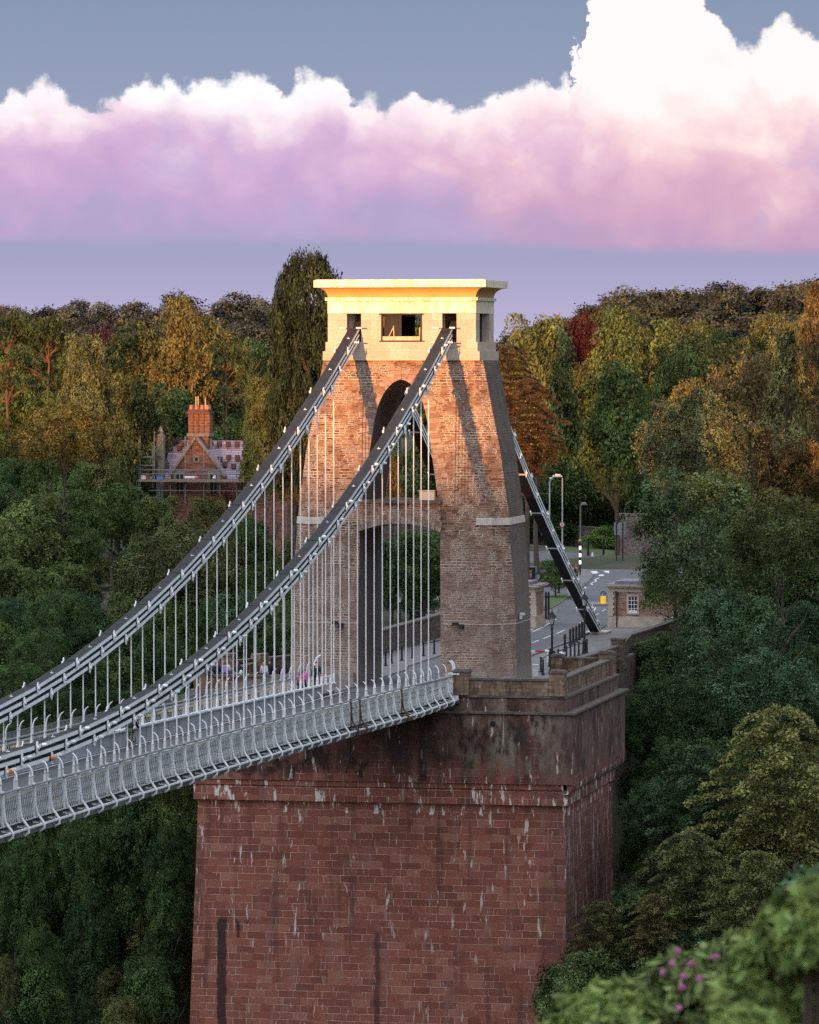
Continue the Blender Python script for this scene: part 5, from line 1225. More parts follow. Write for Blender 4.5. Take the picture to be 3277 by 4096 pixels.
# ================================================================ STREET FURNITURE
def railing(ptsg, label, h=1.0, rail=True, n=None):
    x0, y0 = ptsg[0]; root = empty('railing', (x0, y0, GZ), label=label, cat='railing'); I = Matrix.Translation((-x0, -y0, -GZ))
    for x, y in ptsg:
        m = MB(); m.lathe((x, y, GZ), [(0.13,0),(0.12,0.08),(0.075,0.12),(0.06,h-0.08),(0.085,h-0.06),(0.085,h-0.01),(0.05,h+0.05),(0.01,h+0.08)], 10); o = m.build('post', M['black'], root, smooth=False); o.matrix_parent_inverse = I
    m = MB()
    for a, b in zip(ptsg[:-1], ptsg[1:]):
        m.tube([(*a, GZ+h-0.12), (*b, GZ+h-0.12)], 0.035, 6)
    o = m.build('rail', M['black'], root); o.matrix_parent_inverse = I
railing([(6.3,19.2),(6.3,21.0),(6.3,24.5),(6.3,26.3),(6.3,28.1),(6.3,29.9),(6.4,31.4),(6.4,33.0)], 'black iron railing along the right pavement behind the near lamp post')
railing([(7.2,9.5),(6.6,12.1),(6.2,17.9)], 'short black railing from the tower foot to the near lamp post')
railing([(-5.2,14.0),(-5.2,16.7),(-5.3,19.3),(-5.2,22.4),(-5.0,25.2),(-4.7,27.8),(-4.4,30.3),(-4.2,33.0)], 'black iron railing along the left pavement seen through the arch')
def bollard(x, y, label, group, h=1.15, s=1.0):
    root = empty('bollard', (x, y, GZ), label=label, cat='bollard', group=group)
    m = MB(); m.lathe((0,0,0), [(0.15*s,0),(0.15*s,0.10),(0.10*s,0.14),(0.085*s,h*0.78)], 12); m.build('shaft', M['black'], root)
    m = MB(); m.lathe((0,0,0), [(0.085*s,h*0.78),(0.12*s,h*0.80),(0.12*s,h*0.84),(0.08*s,h*0.87),(0.10*s,h*0.93),(0.06*s,h),(0.01,h+0.02)], 12); m.build('head', M['black'], root)
for i, (x, y) in enumerate([(4.4,35.2),(3.7,41.8),(3.6,43.8),(3.5,45.8),(3.25,48.7),(2.95,51.8)]):
    bollard(x, y, 'black kerb bollard right of the road, %s counting back from the railing' % ORD[i+1], 'black kerb bollards by the right pavement', 1.25)
for i, (x, y) in enumerate([(5.9,20.2),(7.4,15.2)]):
    bollard(x, y, ['black bollard just behind the near lamp post','short black bollard standing alone right of the near lamp post'][i], 'black bollards by the near lamp post', 1.15)
for i, (a, b, s_) in enumerate([(455,870,1),(420,870,1),(582,545,1.1)]):
    x, y = g3(a, b); bollard(x, y, ['black post right of the left toll house, nearer the grass','black post right of the left toll house, nearer the building','tall black post at the corner of the side road beyond the grass'][i], 'tall black posts by the left toll house', 2.3 if i < 2 else 2.6)
for i, px in enumerate((2353, 2415)):
    p = atZ(px, 2235 - i*0 - 12, GZ); bollard(float(p[0]), float(p[1]), ['dark marker post on the far verge, left','dark marker post on the far verge, right'][i], 'marker posts on the far verge', 1.9, 1.2)
M['lampglass'] = plain('lantern_glass', (0.55,0.60,0.58), 0.2, var=0.2, scale=8)
def lantern(x, y, top, label):
    H = top-GZ; root = empty('lamp_post', (x, y, GZ), label=label, cat='lamp post', group='black lantern lamp posts')
    m = MB(); m.lathe((0,0,0), [(0.22,0),(0.22,0.12),(0.16,0.2),(0.15,0.9),(0.11,1.0),(0.085,1.1),(0.07,H-1.25),(0.10,H-1.22),(0.10,H-1.16),(0.05,H-1.1),(0.05,H-0.95)], 12); m.build('post', M['black'], root)
    m = MB()
    for k in range(4):
        a = math.pi/4+k*math.pi/2; c_, s_ = math.cos(a), math.sin(a)
        m.bar((0.13*c_,0.13*s_,H-0.93),(0.27*c_,0.27*s_,H-0.42),0.03)
    m.lathe((0,0,0), [(0.12,H-0.96),(0.14,H-0.93),(0.12,H-0.90)], 8)
    m.lathe((0,0,0), [(0.34,H-0.42),(0.33,H-0.38),(0.16,H-0.20),(0.13,H-0.12),(0.05,H-0.08),(0.05,H),(0.01,H+0.16)], 8); ln = m.build('lantern_frame', M['black'], root)
    m = MB(); m.lathe((0,0,0), [(0.10,H-0.90),(0.21,H-0.43)], 4); m.build('lantern_glass', M['lampglass'], ln)
lantern(7.2, 13.1, 3.75, 'black lantern lamp post nearest the tower on the right pavement')
lantern(6.4, 31.8, 4.05, 'black lantern lamp post in front of the foot of the slanting chain')
_p = atY(1600, 2362, 46); lantern(float(_p[0]), 46, float(_p[2]), 'black lantern seen in the middle of the lower arch')
_p = atY(2155, 2275, 92); lantern(float(_p[0]), 92, float(_p[2]), 'black lantern beside the notice board, above the left toll house roof')
# barrier
def barrier():
    a = atY(2128, 2601, 22); b = atY(2190, 2606, 22)
    root = empty('road_barrier', (float(b[0])+0.2, 22, GZ), label='red and white striped barrier arm across the road right of the tower', cat='barrier'); I = Matrix.Translation((-float(b[0])-0.2, -22, -GZ))
    z = float(b[2]); x1 = float(b[0]); x0 = x1-4.6; n = 5
    M['redpaint'] = plain('red_paint', (0.50,0.02,0.05), 0.5, var=0.15); M['whitepaint'] = plain('white_paint', (0.78,0.78,0.80), 0.5, var=0.08)
    for i in range(n):
        m = MB(); u0, u1 = x1-(i)*(x1-x0)/n*0.9-0.05, x1-(i+1)*(x1-x0)/n*0.9-0.05
        m.bar((u0,22,z),(u1,22,z),0.08,0.13); o = m.build('arm_stripe', M['redpaint' if i % 2 == 0 else 'whitepaint'], root); o.matrix_parent_inverse = I
    m = MB(); m.tube([(x1-0.15,22,z+0.02),(x1+0.05,22,z+0.04),(x1+0.15,22,z-0.12)],0.09,8); m.box(x1+0.02,x1+0.3,21.85,22.15,GZ,z-0.1); o = m.build('barrier_post', M['whitepaint'], root); o.matrix_parent_inverse = I
barrier()
m = MB(); m.box(6.85,7.15,7.4,7.7,GZ,0.35); m.box(6.8,7.2,7.35,7.75,0.352,0.45); tag(m.build('barrier_box', M['whitepaint']), 'small white box at the foot of the tower by the barrier', 'box')
# keep-left bollard
def keepleft():
    x, y = g3(1140,690); root = empty('traffic_bollard', (x, y, GZ), label='yellow illuminated keep-left bollard with blue arrow disc beside the toll house', cat='traffic bollard')
    M['yellow'] = plain('yellow_plastic', (0.85,0.42,0.02), 0.4, var=0.12, emit=(1.0,0.5,0.03), es=0.35); M['blue'] = plain('blue_sign', (0.08,0.20,0.42), 0.4, var=0.1)
    m = MB(); m.box(-1.3,1.3,-1.5,2.5,0,0.13); m.build('island', M['kerb'], root)
    m = MB(); P = [(-0.22,0.2),(-0.17,0.13),(0.17,0.13),(0.22,0.2),(0.22,0.80),(-0.22,0.80)]; m.prism(P, 'y', -0.12, 0.12); m.build('shell', M['yellow'], root)
    m = MB(); P = [(0.235*math.cos(t), 0.97+0.235*math.sin(t)) for t in np.linspace(0, 2*math.pi, 17)[:-1]]; m.prism(P, 'y', -0.10, 0.10); m.build('cap', M['black'], root)
    m = MB(); P = [(0.19*math.cos(t), 0.97+0.19*math.sin(t)) for t in np.linspace(0, 2*math.pi, 17)[:-1]]; m.prism(P, 'y', -0.13, -0.104); d_ = m.build('disc', M['blue'], root)
    m = MB(); m.bar((0.09,-0.14,1.09),(-0.04,-0.14,0.93),0.02,0.06,upv=(0,1,0)); m.prism([(-0.11,0.84),(0.04,0.87),(-0.08,1.0)],'y',-0.15,-0.132); m.build('arrow', M['whitepaint'], d_)
    root.rotation_euler.z = 0.1
keepleft()
def cone():
    x, y = g3(1005,150); root = empty('traffic_cone', (x, y, GZ+0.14), label='orange and white traffic cone on a small island at the bend', cat='traffic cone')
    M['orange'] = plain('orange_plastic', (0.55,0.06,0.02), 0.5)
    m = MB(); m.box(-0.22,0.22,-0.22,0.22,0,0.05); m.lathe((0,0,0),[(0.19,0.05),(0.14,0.35)],12); m.lathe((0,0,0),[(0.055,0.86),(0.04,0.98)],12); m.build('cone', M['orange'], root)
    m = MB(); m.lathe((0,0,0),[(0.14,0.35),(0.055,0.86)],12); m.build('sleeve', M['whitepaint'], root)
cone()
for a, b, w in ((1005,158,1.3),(865,132,1.1)):
    x, y = g3(a, b); m = MB(); m.lathe((x, y, GZ), [(w*1.1,0.0),(w,0.1),(w*0.8,0.13)], 20); tag(m.build('traffic_island', M['kerb']), kind='structure')
def beacon():
    x, y = g3(850,325); root = empty('crossing_beacon', (x, y, GZ+0.1), label='black and white striped crossing beacon with amber globe at the bend', cat='beacon')
    top = float(atY(2321, 2170, y)[2])-GZ-0.1; n = 9; h = top/n
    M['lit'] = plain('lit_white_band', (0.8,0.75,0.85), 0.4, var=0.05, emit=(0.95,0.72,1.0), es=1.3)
    M['amber'] = plain('amber_globe', (0.42,0.30,0.10), 0.3, var=0.2)
    for i in range(n):
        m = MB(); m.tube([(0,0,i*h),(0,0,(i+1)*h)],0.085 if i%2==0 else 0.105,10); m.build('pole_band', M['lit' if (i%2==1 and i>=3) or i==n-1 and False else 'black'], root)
    m = MB(); m.lathe((0,0,top), [(0.17*math.sin(t)+0.002, 0.17-0.17*math.cos(t)) for t in np.linspace(0, math.pi, 9)], 14); m.build('globe', M['amber'], root, smooth=True)
beacon()
def street_lamps():
    M['galv'] = plain('pale_lamp_column', (0.60,0.63,0.63), 0.5, var=0.3, scale=1.0)
    for px, head, base, w, mat, lab in ((2250,1903,2226,-38,'galv','tall pale street lamp with flat head above the slanting chain'),(2322,2016,2214,26,'under','dark street lamp with hooded head behind the crossing beacon'),(2199,1915,2215,12,'galv','thin white lamp column with bent top left of the tall street lamp')):
        p = atZ(px, base, GZ); x, y = float(p[0]), float(p[1]); H = float(atY(px, head, y)[2])-GZ; k = mpp(y, px)
        root = empty('street_lamp', (x, y, GZ), label=lab, cat='street lamp', group='street lamps at the bend')
        m = MB(); m.tube([(0,0,0),(0,0,1.2),(0,0,1.25),(0,0,H*0.97)]+([(0.15*np.sign(w),0,H*0.99)] if abs(w) < 20 else []),[0.12,0.11,0.08,0.06]+([0.05] if abs(w) < 20 else []),8); m.build('column', M[mat], root)
        L = w*k
        m = MB(); m.tube([(0,0,H-0.12),(L*0.25,0,H),(L*0.75,0,H+0.02),(L*1.05,0,H-0.08)],[0.05,0.17,0.19,0.06],10); m.build('lamp_head', M[mat], root)
        if px == 2250:
            z = float(atY(px, 2098, y)[2])-GZ
            s_ = MB(); P = [(0.30*math.cos(t), z+0.30*math.sin(t)) for t in np.linspace(0, 2*math.pi, 21)[:-1]]; s_.prism(P, 'y', -0.16, -0.13); sg = s_.build('speed_sign', M['redpaint'], root)
            s_ = MB(); P = [(0.21*math.cos(t), z+0.21*math.sin(t)) for t in np.linspace(0, 2*math.pi, 21)[:-1]]; s_.prism(P, 'y', -0.17, -0.162); s_.build('sign_face', M['whitepaint'], sg)
            s_ = MB(); s_.box(-0.11,-0.03,-0.18,-0.172,z-0.11,z+0.11); s_.box(0.03,0.11,-0.18,-0.172,z-0.11,z+0.11); s_.build('sign_digits', M['black'], sg)
street_lamps()
def flat_sign():
    Y = 172; p = atY(2478, 2090, Y); q = atY(2457, 2140, Y); r = atY(2502, 2140, Y); base = g3(1305,215)
    root = empty('road_sign', (float(p[0]), Y, GZ), label='back of a grey rectangular road sign on two dark posts, half in the ash leaves', cat='road sign')
    x0, x1, z0, z1 = float(q[0]-p[0]), float(r[0]-p[0]), float(q[2])-GZ, float(p[2])-GZ
    M['signback'] = plain('grey_sign_back', (0.20,0.235,0.25), 0.55, var=0.1)
    m = MB(); m.box(x0, x1, 0.0, 0.04, z0, z1); m.box(x0, x1, -0.03, 0, (z0+z1)/2-0.03, (z0+z1)/2+0.03); m.build('panel', M['signback'], root)
    for u in (0.22, 0.78):
        m = MB(); x = x0+(x1-x0)*u; m.tube([(x,-0.07,0),(x,-0.07,z1)],0.06,8); m.build('post', M['black'], root)
flat_sign()
def notice():
    Y = 95; a = atY(2103, 2270, Y); b = atY(2143, 2318, Y)
    root = empty('notice_board', (float(a[0]), Y, GZ), label='framed black notice board with an orange and pink poster, beside the tower edge', cat='notice board')
    w = float(b[0]-a[0]); z0, z1 = float(b[2])-GZ, float(a[2])-GZ
    m = MB(); m.box(-0.2, w*1.0, 0, 0.1, z0, z1); m.build('backing', M['black'], root)
    m = MB(); m.box(-0.2, w+0.08, -0.06, 0.14, z1, z1+0.09); m.box(w, w+0.09, -0.06, 0.14, 0, z1); m.box(-0.29,-0.2,-0.06,0.14,0,z1); m.build('frame', M['signback'], root)
    cols = [(0.55,0.28,0.05),(0.20,0.05,0.04),(0.25,0.33,0.40),(0.50,0.16,0.22),(0.55,0.14,0.03)]
    zs = np.linspace(z1-0.22, z0+0.12, 6); par = None
    for i in range(5):
        m = MB(); m.box(0.0, w*0.62, -0.012-0.001*i, -0.004, zs[i+1], zs[i]); o = m.build('poster_band', plain('poster_colour', cols[i], 0.6, var=0.5, scale=9.0), root)
notice()

# ================================================================ TOLL HOUSES
M['pinkbrick'] = masonry('toll_brick', 0.34, 0.13, [(0.0,(0.20,0.10,0.07)),(0.5,(0.31,0.175,0.12)),(1.0,(0.38,0.24,0.17))], (0.42,0.36,0.31), 0.014, 0.02, bump=0.01)
M['lead'] = plain('lead_roof', (0.18,0.18,0.20), 0.6, var=0.3)
def toll_house(x0, x1, y0, y1, zt, label, side):
    root = empty('toll_house', ((x0+x1)/2, y0, GZ), label=label, cat='toll house'); I = Matrix.Translation((-(x0+x1)/2, -y0, -GZ))
    def put(m, n, mat, par=None):
        o = m.build(n, M[mat], par or root)
        if par is None: o.matrix_parent_inverse = I
        return o
    m = MB(); m.box(x0+0.02, x1-0.02, y0+0.02, y1-0.02, GZ+0.45, zt-0.55); put(m, 'wall', 'pinkbrick')
    m = MB(); m.box(x0-0.12, x1+0.12, y0-0.1, y1+0.1, GZ-0.1, GZ+0.45); m.box(x0-0.06, x1+0.06, y0-0.05, y1+0.05, GZ+0.452, GZ+0.85); put(m, 'plinth', 'concrete')
    m = MB(); m.box(x0-0.02, x1+0.02, y0-0.02, y1+0.02, zt-0.55, zt-0.28); put(m, 'frieze', 'concrete')
    m = MB()
    for o_, za, zb in ((0.12, zt-0.278, zt-0.19), (0.26, zt-0.188, zt-0.09), (0.36, zt-0.088, zt)): m.box(x0-o_, x1+o_, y0-o_, y1+o_, za, zb)
    put(m, 'cornice', 'concrete')
    m = MB(); m.box(x0-0.32, x1+0.32, y0-0.32, y1+0.32, zt+0.002, zt+0.05); m.box(x0+0.4, x1-0.4, y0+0.4, y1-0.4, zt+0.052, zt+0.3); put(m, 'roof', 'lead')
    # battered quoin piers at the front corners, with alternating brick bites
    for xc in (x0, x1):
        m = MB(); s = -1 if xc == x0 else 1
        for i in range(9):
            za = GZ+0.86+i*(zt-0.56-GZ-0.86)/9; zb = GZ+0.86+(i+1)*(zt-0.56-GZ-0.86)/9-0.01; w = 0.42 if i % 2 else 0.30; fl = 0.10*(1-i/9)
            xa, xb = (xc-0.05-fl, xc+w) if s < 0 else (xc-w, xc+0.05+fl); m.box(xa, xb, y0-0.05-fl*0.5, y0+w, za, zb)
        put(m, 'quoin', 'concrete')
    m = MB(); xp = x0+0.62 if side > 0 else x1-0.62; m.tube([(xp,y0-0.12,GZ),(xp,y0-0.12,zt-0.62),(xp-0.1*side,y0-0.15,zt-0.5)],0.055,8); m.box(xp-0.12,xp+0.12,y0-0.2,y0-0.03,zt-0.75,zt-0.55); put(m, 'downpipe', 'black')
    xw0, xw1 = (x0+1.55, x0+2.25) if side > 0 else (x1-2.3, x1-1.6)
    zw0, zw1 = GZ+1.15, GZ+2.45
    m = MB()
    for a, b, c, d in ((xw0-0.16,xw0,zw0-0.14,zw1+0.14),(xw1,xw1+0.16,zw0-0.14,zw1+0.14),(xw0,xw1,zw1,zw1+0.14),(xw0,xw1,zw0-0.14,zw0)): m.box(a, b, y0-0.07, y0+0.05, c, d)
    wn = put(m, 'window', 'concrete')
    m = MB()
    for i in range(4): x = xw0+(xw1-xw0)*i/3; m.box(x-0.018, x+0.018, y0-0.03, y0+0.018, zw0, zw1)
    for i in range(5): z = zw0+(zw1-zw0)*i/4; m.box(xw0, xw1, y0-0.034, y0+0.012, z-0.02, z+0.02)
    m.box(xw0, xw1, y0-0.045, y0+0.015, zw0, zw0+0.2)
    o = m.build('sash', M['rod'], wn)
    m = MB(); m.box(xw0, xw1, y0-0.012, y0+0.016, zw0, zw1); o = m.build('pane', M['glass'], wn)
    return root
toll_house(2.75, 8.9, 66.6, 72.0, 2.95, 'brick toll house with cream quoins and sash window under the ash tree', 1)
toll_house(-8.6, -3.0, 64.8, 69.2, 2.9, 'matching brick and cream toll house half hidden behind the tower', -1)

# ================================================================ HOUSE WITH SCAFFOLD
def brick_house():
    Y = 150; root = empty('brick_house', (-51.0, Y, -1.0), label='red brick gabled house with tall clustered chimney and half-stripped slate roof', cat='house'); I = Matrix.Translation((51.0, -Y, 1.0))
    M['housebrick'] = masonry('house_brick', 0.42, 0.15, [(0.0,(0.14,0.055,0.036)),(0.5,(0.22,0.090,0.056)),(1.0,(0.29,0.14,0.09))], (0.36,0.27,0.2), 0.012, 0.03)
    M['slate'] = masonry('lilac_slate', 1.4, 0.26, [(0.0,(0.24,0.19,0.24)),(0.5,(0.32,0.26,0.32)),(1.0,(0.40,0.34,0.40))], (0.14,0.11,0.14), 0.03, 0.04, mortar_vis=(0.2,0.4))
    M['tile'] = plain('stacked_tiles', (0.12,0.055,0.045), 0.9, var=0.4, scale=6)
    M['stone'] = plain('gable_stone', (0.22,0.20,0.17), 0.9, var=0.3, scale=2)
    def put(m, n, mat, par=None):
        o = m.build(n, M[mat], par or root)
        if par is None: o.matrix_parent_inverse = I
        return o
    P = lambda px, py, dy=0.0: (lambda q: (float(q[0]), float(q[2])))(atY(px, py, Y+dy))
    ax, az = P(792, 1752); lx, lz = P(690, 1900); rx, rz = P(905, 1900)
    ex0 = P(643, 1900)[0]; ex1 = P(1075, 1900)[0]; ez = lz-0.4; ridge = P(700, 1762, 4)[1]
    # walls
    m = MB(); m.box(ex0, ex1, Y+0.3, Y+9, -1.0, ez); put(m, 'wall', 'housebrick')
    m = MB(); m.prism([(lx,-1.0),(rx,-1.0),(rx,lz),(ax,az),(lx,lz)], 'y', Y-0.6, Y+0.29); put(m, 'gable', 'housebrick')
    m = MB(); m.bar((lx-0.15,Y-0.65,lz-0.1),(ax,Y-0.65,az+0.12),0.45,0.22,upv=(0,0,1)); m.bar((rx+0.15,Y-0.65,lz-0.1),(ax,Y-0.65,az+0.12),0.45,0.22); put(m, 'gable_coping', 'stone')
    m = MB(); wx, wz = P(792, 1836); m.box(wx-0.32, wx+0.32, Y-0.68, Y-0.6, wz-0.36, wz+0.36); w1 = put(m, 'small_window', 'stone'); m = MB(); m.box(wx-0.15, wx+0.15, Y-0.70, Y-0.682, wz-0.18, wz+0.18); m.build('pane', M['glass'], w1)
    for px in (726, 861):
        wx, wz = P(px, 1908); m = MB()
        for a, b, c, d in ((-0.62,-0.34,-1.6,0.62),(0.34,0.62,-1.6,0.62),(-0.34,0.34,0.3,0.62),(-0.06,0.06,-1.6,0.3)): m.box(wx+a, wx+b, Y-0.72, Y-0.58, wz+c, wz+d)
        w1 = put(m, 'window', 'stone'); m = MB(); m.box(wx-0.34, wx+0.34, Y-0.64, Y-0.605, wz-1.6, wz+0.3); m.build('pane', M['glass'], w1)
    # second gable at the right
    gx, gz = P(1060, 1840); m = MB(); m.prism([(gx-2.6,-1.0),(gx+2.6,-1.0),(gx+2.6,ez-0.2),(gx,gz+1.4),(gx-2.6,ez-0.2)], 'y', Y-1.5, Y+0.29); put(m, 'gable', 'housebrick')
    # roof: two slopes with stacks of tiles laid out on the front one
    m = MB(); y0, y1 = Y+0.3, Y+9
    m.face([(ex0,y0-0.3,ez),(ex1,y0-0.3,ez),(ex1,Y+4.6,ridge),(ex0,Y+4.6,ridge)]); m.face([(ex1,y1,ez),(ex0,y1,ez),(ex0,Y+4.6,ridge),(ex1,Y+4.6,ridge)])
    m.prism([(y0,ez),(y1,ez),(Y+4.6,ridge-0.02)], 'x', ex0+0.05, ex0+0.3); m.prism([(y0,ez),(y1,ez),(Y+4.6,ridge-0.02)], 'x', ex1-0.3, ex1-0.05)
    # cross roof over the gable
    m.face([(lx,Y-0.5,lz),(ax,Y-0.5,az),(ax,Y+4.4,az),(lx,Y+3.0,lz)]); m.face([(ax,Y-0.5,az),(rx,Y-0.5,lz),(rx,Y+3.0,lz),(ax,Y+4.4,az)])
    rf = put(m, 'roof', 'slate')
    sl = lambda t: (Y+0.0+(4.6)*t, ez+(ridge-ez)*t)
    for px, py in ((664,1762),(676,1772),(700,1768),(716,1762),(684,1790),(720,1792),(738,1775),(846,1778),(880,1775),(915,1776),(950,1776),(882,1835),(917,1828),(952,1830),(902,1855),(936,1862),(972,1850),(985,1828),(990,1865),(845,1800)):
        t = np.clip((1905-py)/150.0, 0.05, 1.0); x = float(atY(px, py, Y+4.6*t)[0]); yy, zz = sl(t)
        m = MB(); m.cbox((x, yy-0.2, zz+0.22), (0.42, 0.5, 0.5)); put(m, 'tile_stack', 'tile')
    # chimney: clustered shafts on a square base with a stone collar and crown
    cx = P(786, 1700)[0]; zb = az-1.2; z1 = P(786, 1745, 1)[1]; z2 = P(786, 1733, 1)[1]; z3 = P(786, 1655, 1)[1]; z4 = P(786, 1630, 1)[1]
    m = MB(); m.box(cx-1.0, cx+1.05, Y+0.6, Y+2.4, zb-1.5, z1); ch = put(m, 'chimney', 'housebrick')
    m = MB(); m.box(cx-1.12, cx+1.17, Y+0.5, Y+2.5, z1, z2); m.build('collar', M['stone'], ch)
    for i in range(4):
        for j in range(2):
            m = MB(); m.tube([(cx-0.80+i*0.56, Y+1.0+j*0.9, z2),(cx-0.80+i*0.56, Y+1.0+j*0.9, z3)], 0.31, 8); m.build('chimney_shaft', M['housebrick'], ch)
    m = MB(); m.box(cx-1.15, cx+1.22, Y+0.5, Y+2.5, z3, z3+0.22); m.box(cx-1.0, cx+1.05, Y+0.6, Y+2.4, z3+0.222, z3+0.45); m.build('crown', M['tile'], ch)
    M['potclay'] = plain('clay_pot', (0.50,0.20,0.09), 0.8)
    for i in range(4):
        for j in range(2):
            m = MB(); m.lathe((cx-0.80+i*0.56, Y+1.0+j*0.9, z3+0.45), [(0.17,0),(0.14,0.3),(0.19,0.42)], 8); m.build('chimney_pot', M['potclay'], ch)
    for dx, h in ((-0.35,1.4),(-0.12,1.45),(0.62,1.3)):
        m = MB(); m.tube([(cx+dx,Y+1.2,z3+0.4),(cx+dx,Y+1.2,z3+h+0.3)],0.05,5); m.build('aerial', M['rail_wood'], ch)
    # stone pinnacle at the left verge
    px_, pz = P(640, 1708); m = MB(); m.box(px_-0.32, px_+0.42, Y-0.3, Y+0.5, 3.0, P(640,1750)[1]); m.lathe((px_+0.05,Y+0.1,P(640,1752)[1]),[(0.45,0),(0.45,0.2),(0.25,0.5),(0.3,0.6),(0.05,1.2)],8); put(m, 'pinnacle', 'stone')
brick_house()
def scaffold():
    Y = 147.5; root = empty('scaffold', (-52, Y, -1), label='scaffold of grey tubes and pale boards wrapped round the brick house front', cat='scaffold'); I = Matrix.Translation((52, -Y, 1))
    M['tube'] = plain('galvanised_tube', (0.20,0.205,0.205), 0.7, metal=0.0, var=0.2); M['board'] = plain('scaffold_board', (0.25,0.19,0.14), 0.85, var=0.3)
    def put(m, n, mat): o = m.build(n, M[mat], root); o.matrix_parent_inverse = I
    X = lambda px: float(atY(px, 1900, Y)[0]); Zp = lambda py: float(atY(700, py, Y)[2])
    for px, top, bot in ((556,1755,2010),(561,1745,2010),(612,1780,1930),(618,1725,1910),(637,1870,2040),(682,1868,2040),(741,1745,1990),(815,1790,1975),(880,1785,1960),(947,1870,1975),(974,1860,1975),(845,1755,1780),(1006,1730,1765)):
        m = MB(); m.tube([(X(px),Y,Zp(bot)-0.5),(X(px),Y,Zp(top))],0.05,5); put(m, 'standard', 'tube')
    for a, b, y_ in ((537,612,1829),(560,622,1862),(556,1080,1880),(556,1080,1896),(600,1000,1962),(556,640,1990)):
        m = MB(); m.tube([(X(a),Y-0.1,Zp(y_)),(X(b),Y-0.1,Zp(y_))],0.045,5); put(m, 'ledger', 'tube')
    m = MB(); m.box(X(560), X(1080), Y-0.7, Y+1.6, Zp(1927), Zp(1919)); put(m, 'platform', 'board')
    M['tarp'] = plain('white_tarp', (0.75,0.62,0.60), 0.6); M['pinktarp'] = plain('pink_tarp', (0.6,0.1,0.25), 0.6)
    m = MB(); m.tube([(X(745),Y-0.5,Zp(1910)),(X(785),Y-0.5,Zp(1910))],0.16,8); put(m, 'rolled_sheet', 'tarp'); m = MB(); m.tube([(X(786),Y-0.5,Zp(1910)),(X(797),Y-0.5,Zp(1910))],0.17,8); put(m, 'sheet_end', 'pinktarp')
    m = MB(); m.tube([(X(862),Y-0.5,Zp(1912)),(X(866),Y-0.5,Zp(1900))],[0.2,0.08],6); put(m, 'sack', 'tarp')
    for px, w, hh, mt in ((575,0.5,0.4,'tarp'),(592,0.4,0.5,'housebrick'),(640,0.6,0.3,'blue'),(604,0.35,0.3,'tube')):
        m = MB(); m.cbox((X(px),Y+0.1,Zp(1918)+hh/2),(w,0.5,hh)); put(m, 'building_material', mt)
    # pulley with green ropes
    m = MB(); m.lathe((X(540),Y,Zp(1846)),[(0.05,-0.2),(0.2,-0.08),(0.2,0.08),(0.05,0.2)],10); put(m, 'pulley', 'yellow')
    M['rope'] = plain('green_rope', (0.10,0.30,0.24), 0.8)
    for px in (535, 546):
        m = MB(); m.tube([(X(px),Y,Zp(1846)),(X(px),Y,Zp(1975))],0.03,4); put(m, 'rope', 'rope')
    m = MB(); m.tube([(X(537),Y,Zp(1829)),(X(540),Y,Zp(1840))],0.03,4); put(m, 'pulley_hook', 'tube')
scaffold()

# ================================================================ PEOPLE
M['skin'] = plain('skin', (0.50,0.27,0.18), 0.6, var=0.1)
_cm = {}
def cloth(c):
    if c not in _cm: _cm[c] = plain('cloth', c, 0.9, var=0.3, scale=6)
    return _cm[c]
def skin_mesh(J, E, rad, mat, name, parent, infl=0.0, sub=1):
    """grow one continuous surface over the skeleton joints"""
    names = []; [names.append(j) for e in E for j in e if j not in names]
    me = bpy.data.meshes.new(name); me.from_pydata([J[n] for n in names], [(names.index(a), names.index(b)) for a, b in E], [])
    o = bpy.data.objects.new(name, me); COL.objects.link(o)
    md = o.modifiers.new('s', 'SKIN'); md.use_smooth_shade = True
    for i, n in enumerate(names):
        r = rad[n]; r = (r, r) if isinstance(r, float) else r
        me.skin_vertices[0].data[i].radius = (r[0]+infl, r[1]+infl); me.skin_vertices[0].data[i].use_root = (i == 0)
    sb = o.modifiers.new('b', 'SUBSURF'); sb.levels = sub; sb.render_levels = sub
    dg = bpy.context.evaluated_depsgraph_get(); dg.update(); nm = bpy.data.meshes.new_from_object(o.evaluated_get(dg))
    bpy.data.objects.remove(o); nm.materials.clear(); nm.materials.append(mat)
    o = bpy.data.objects.new(name, nm); COL.objects.link(o); o.parent = parent; return o
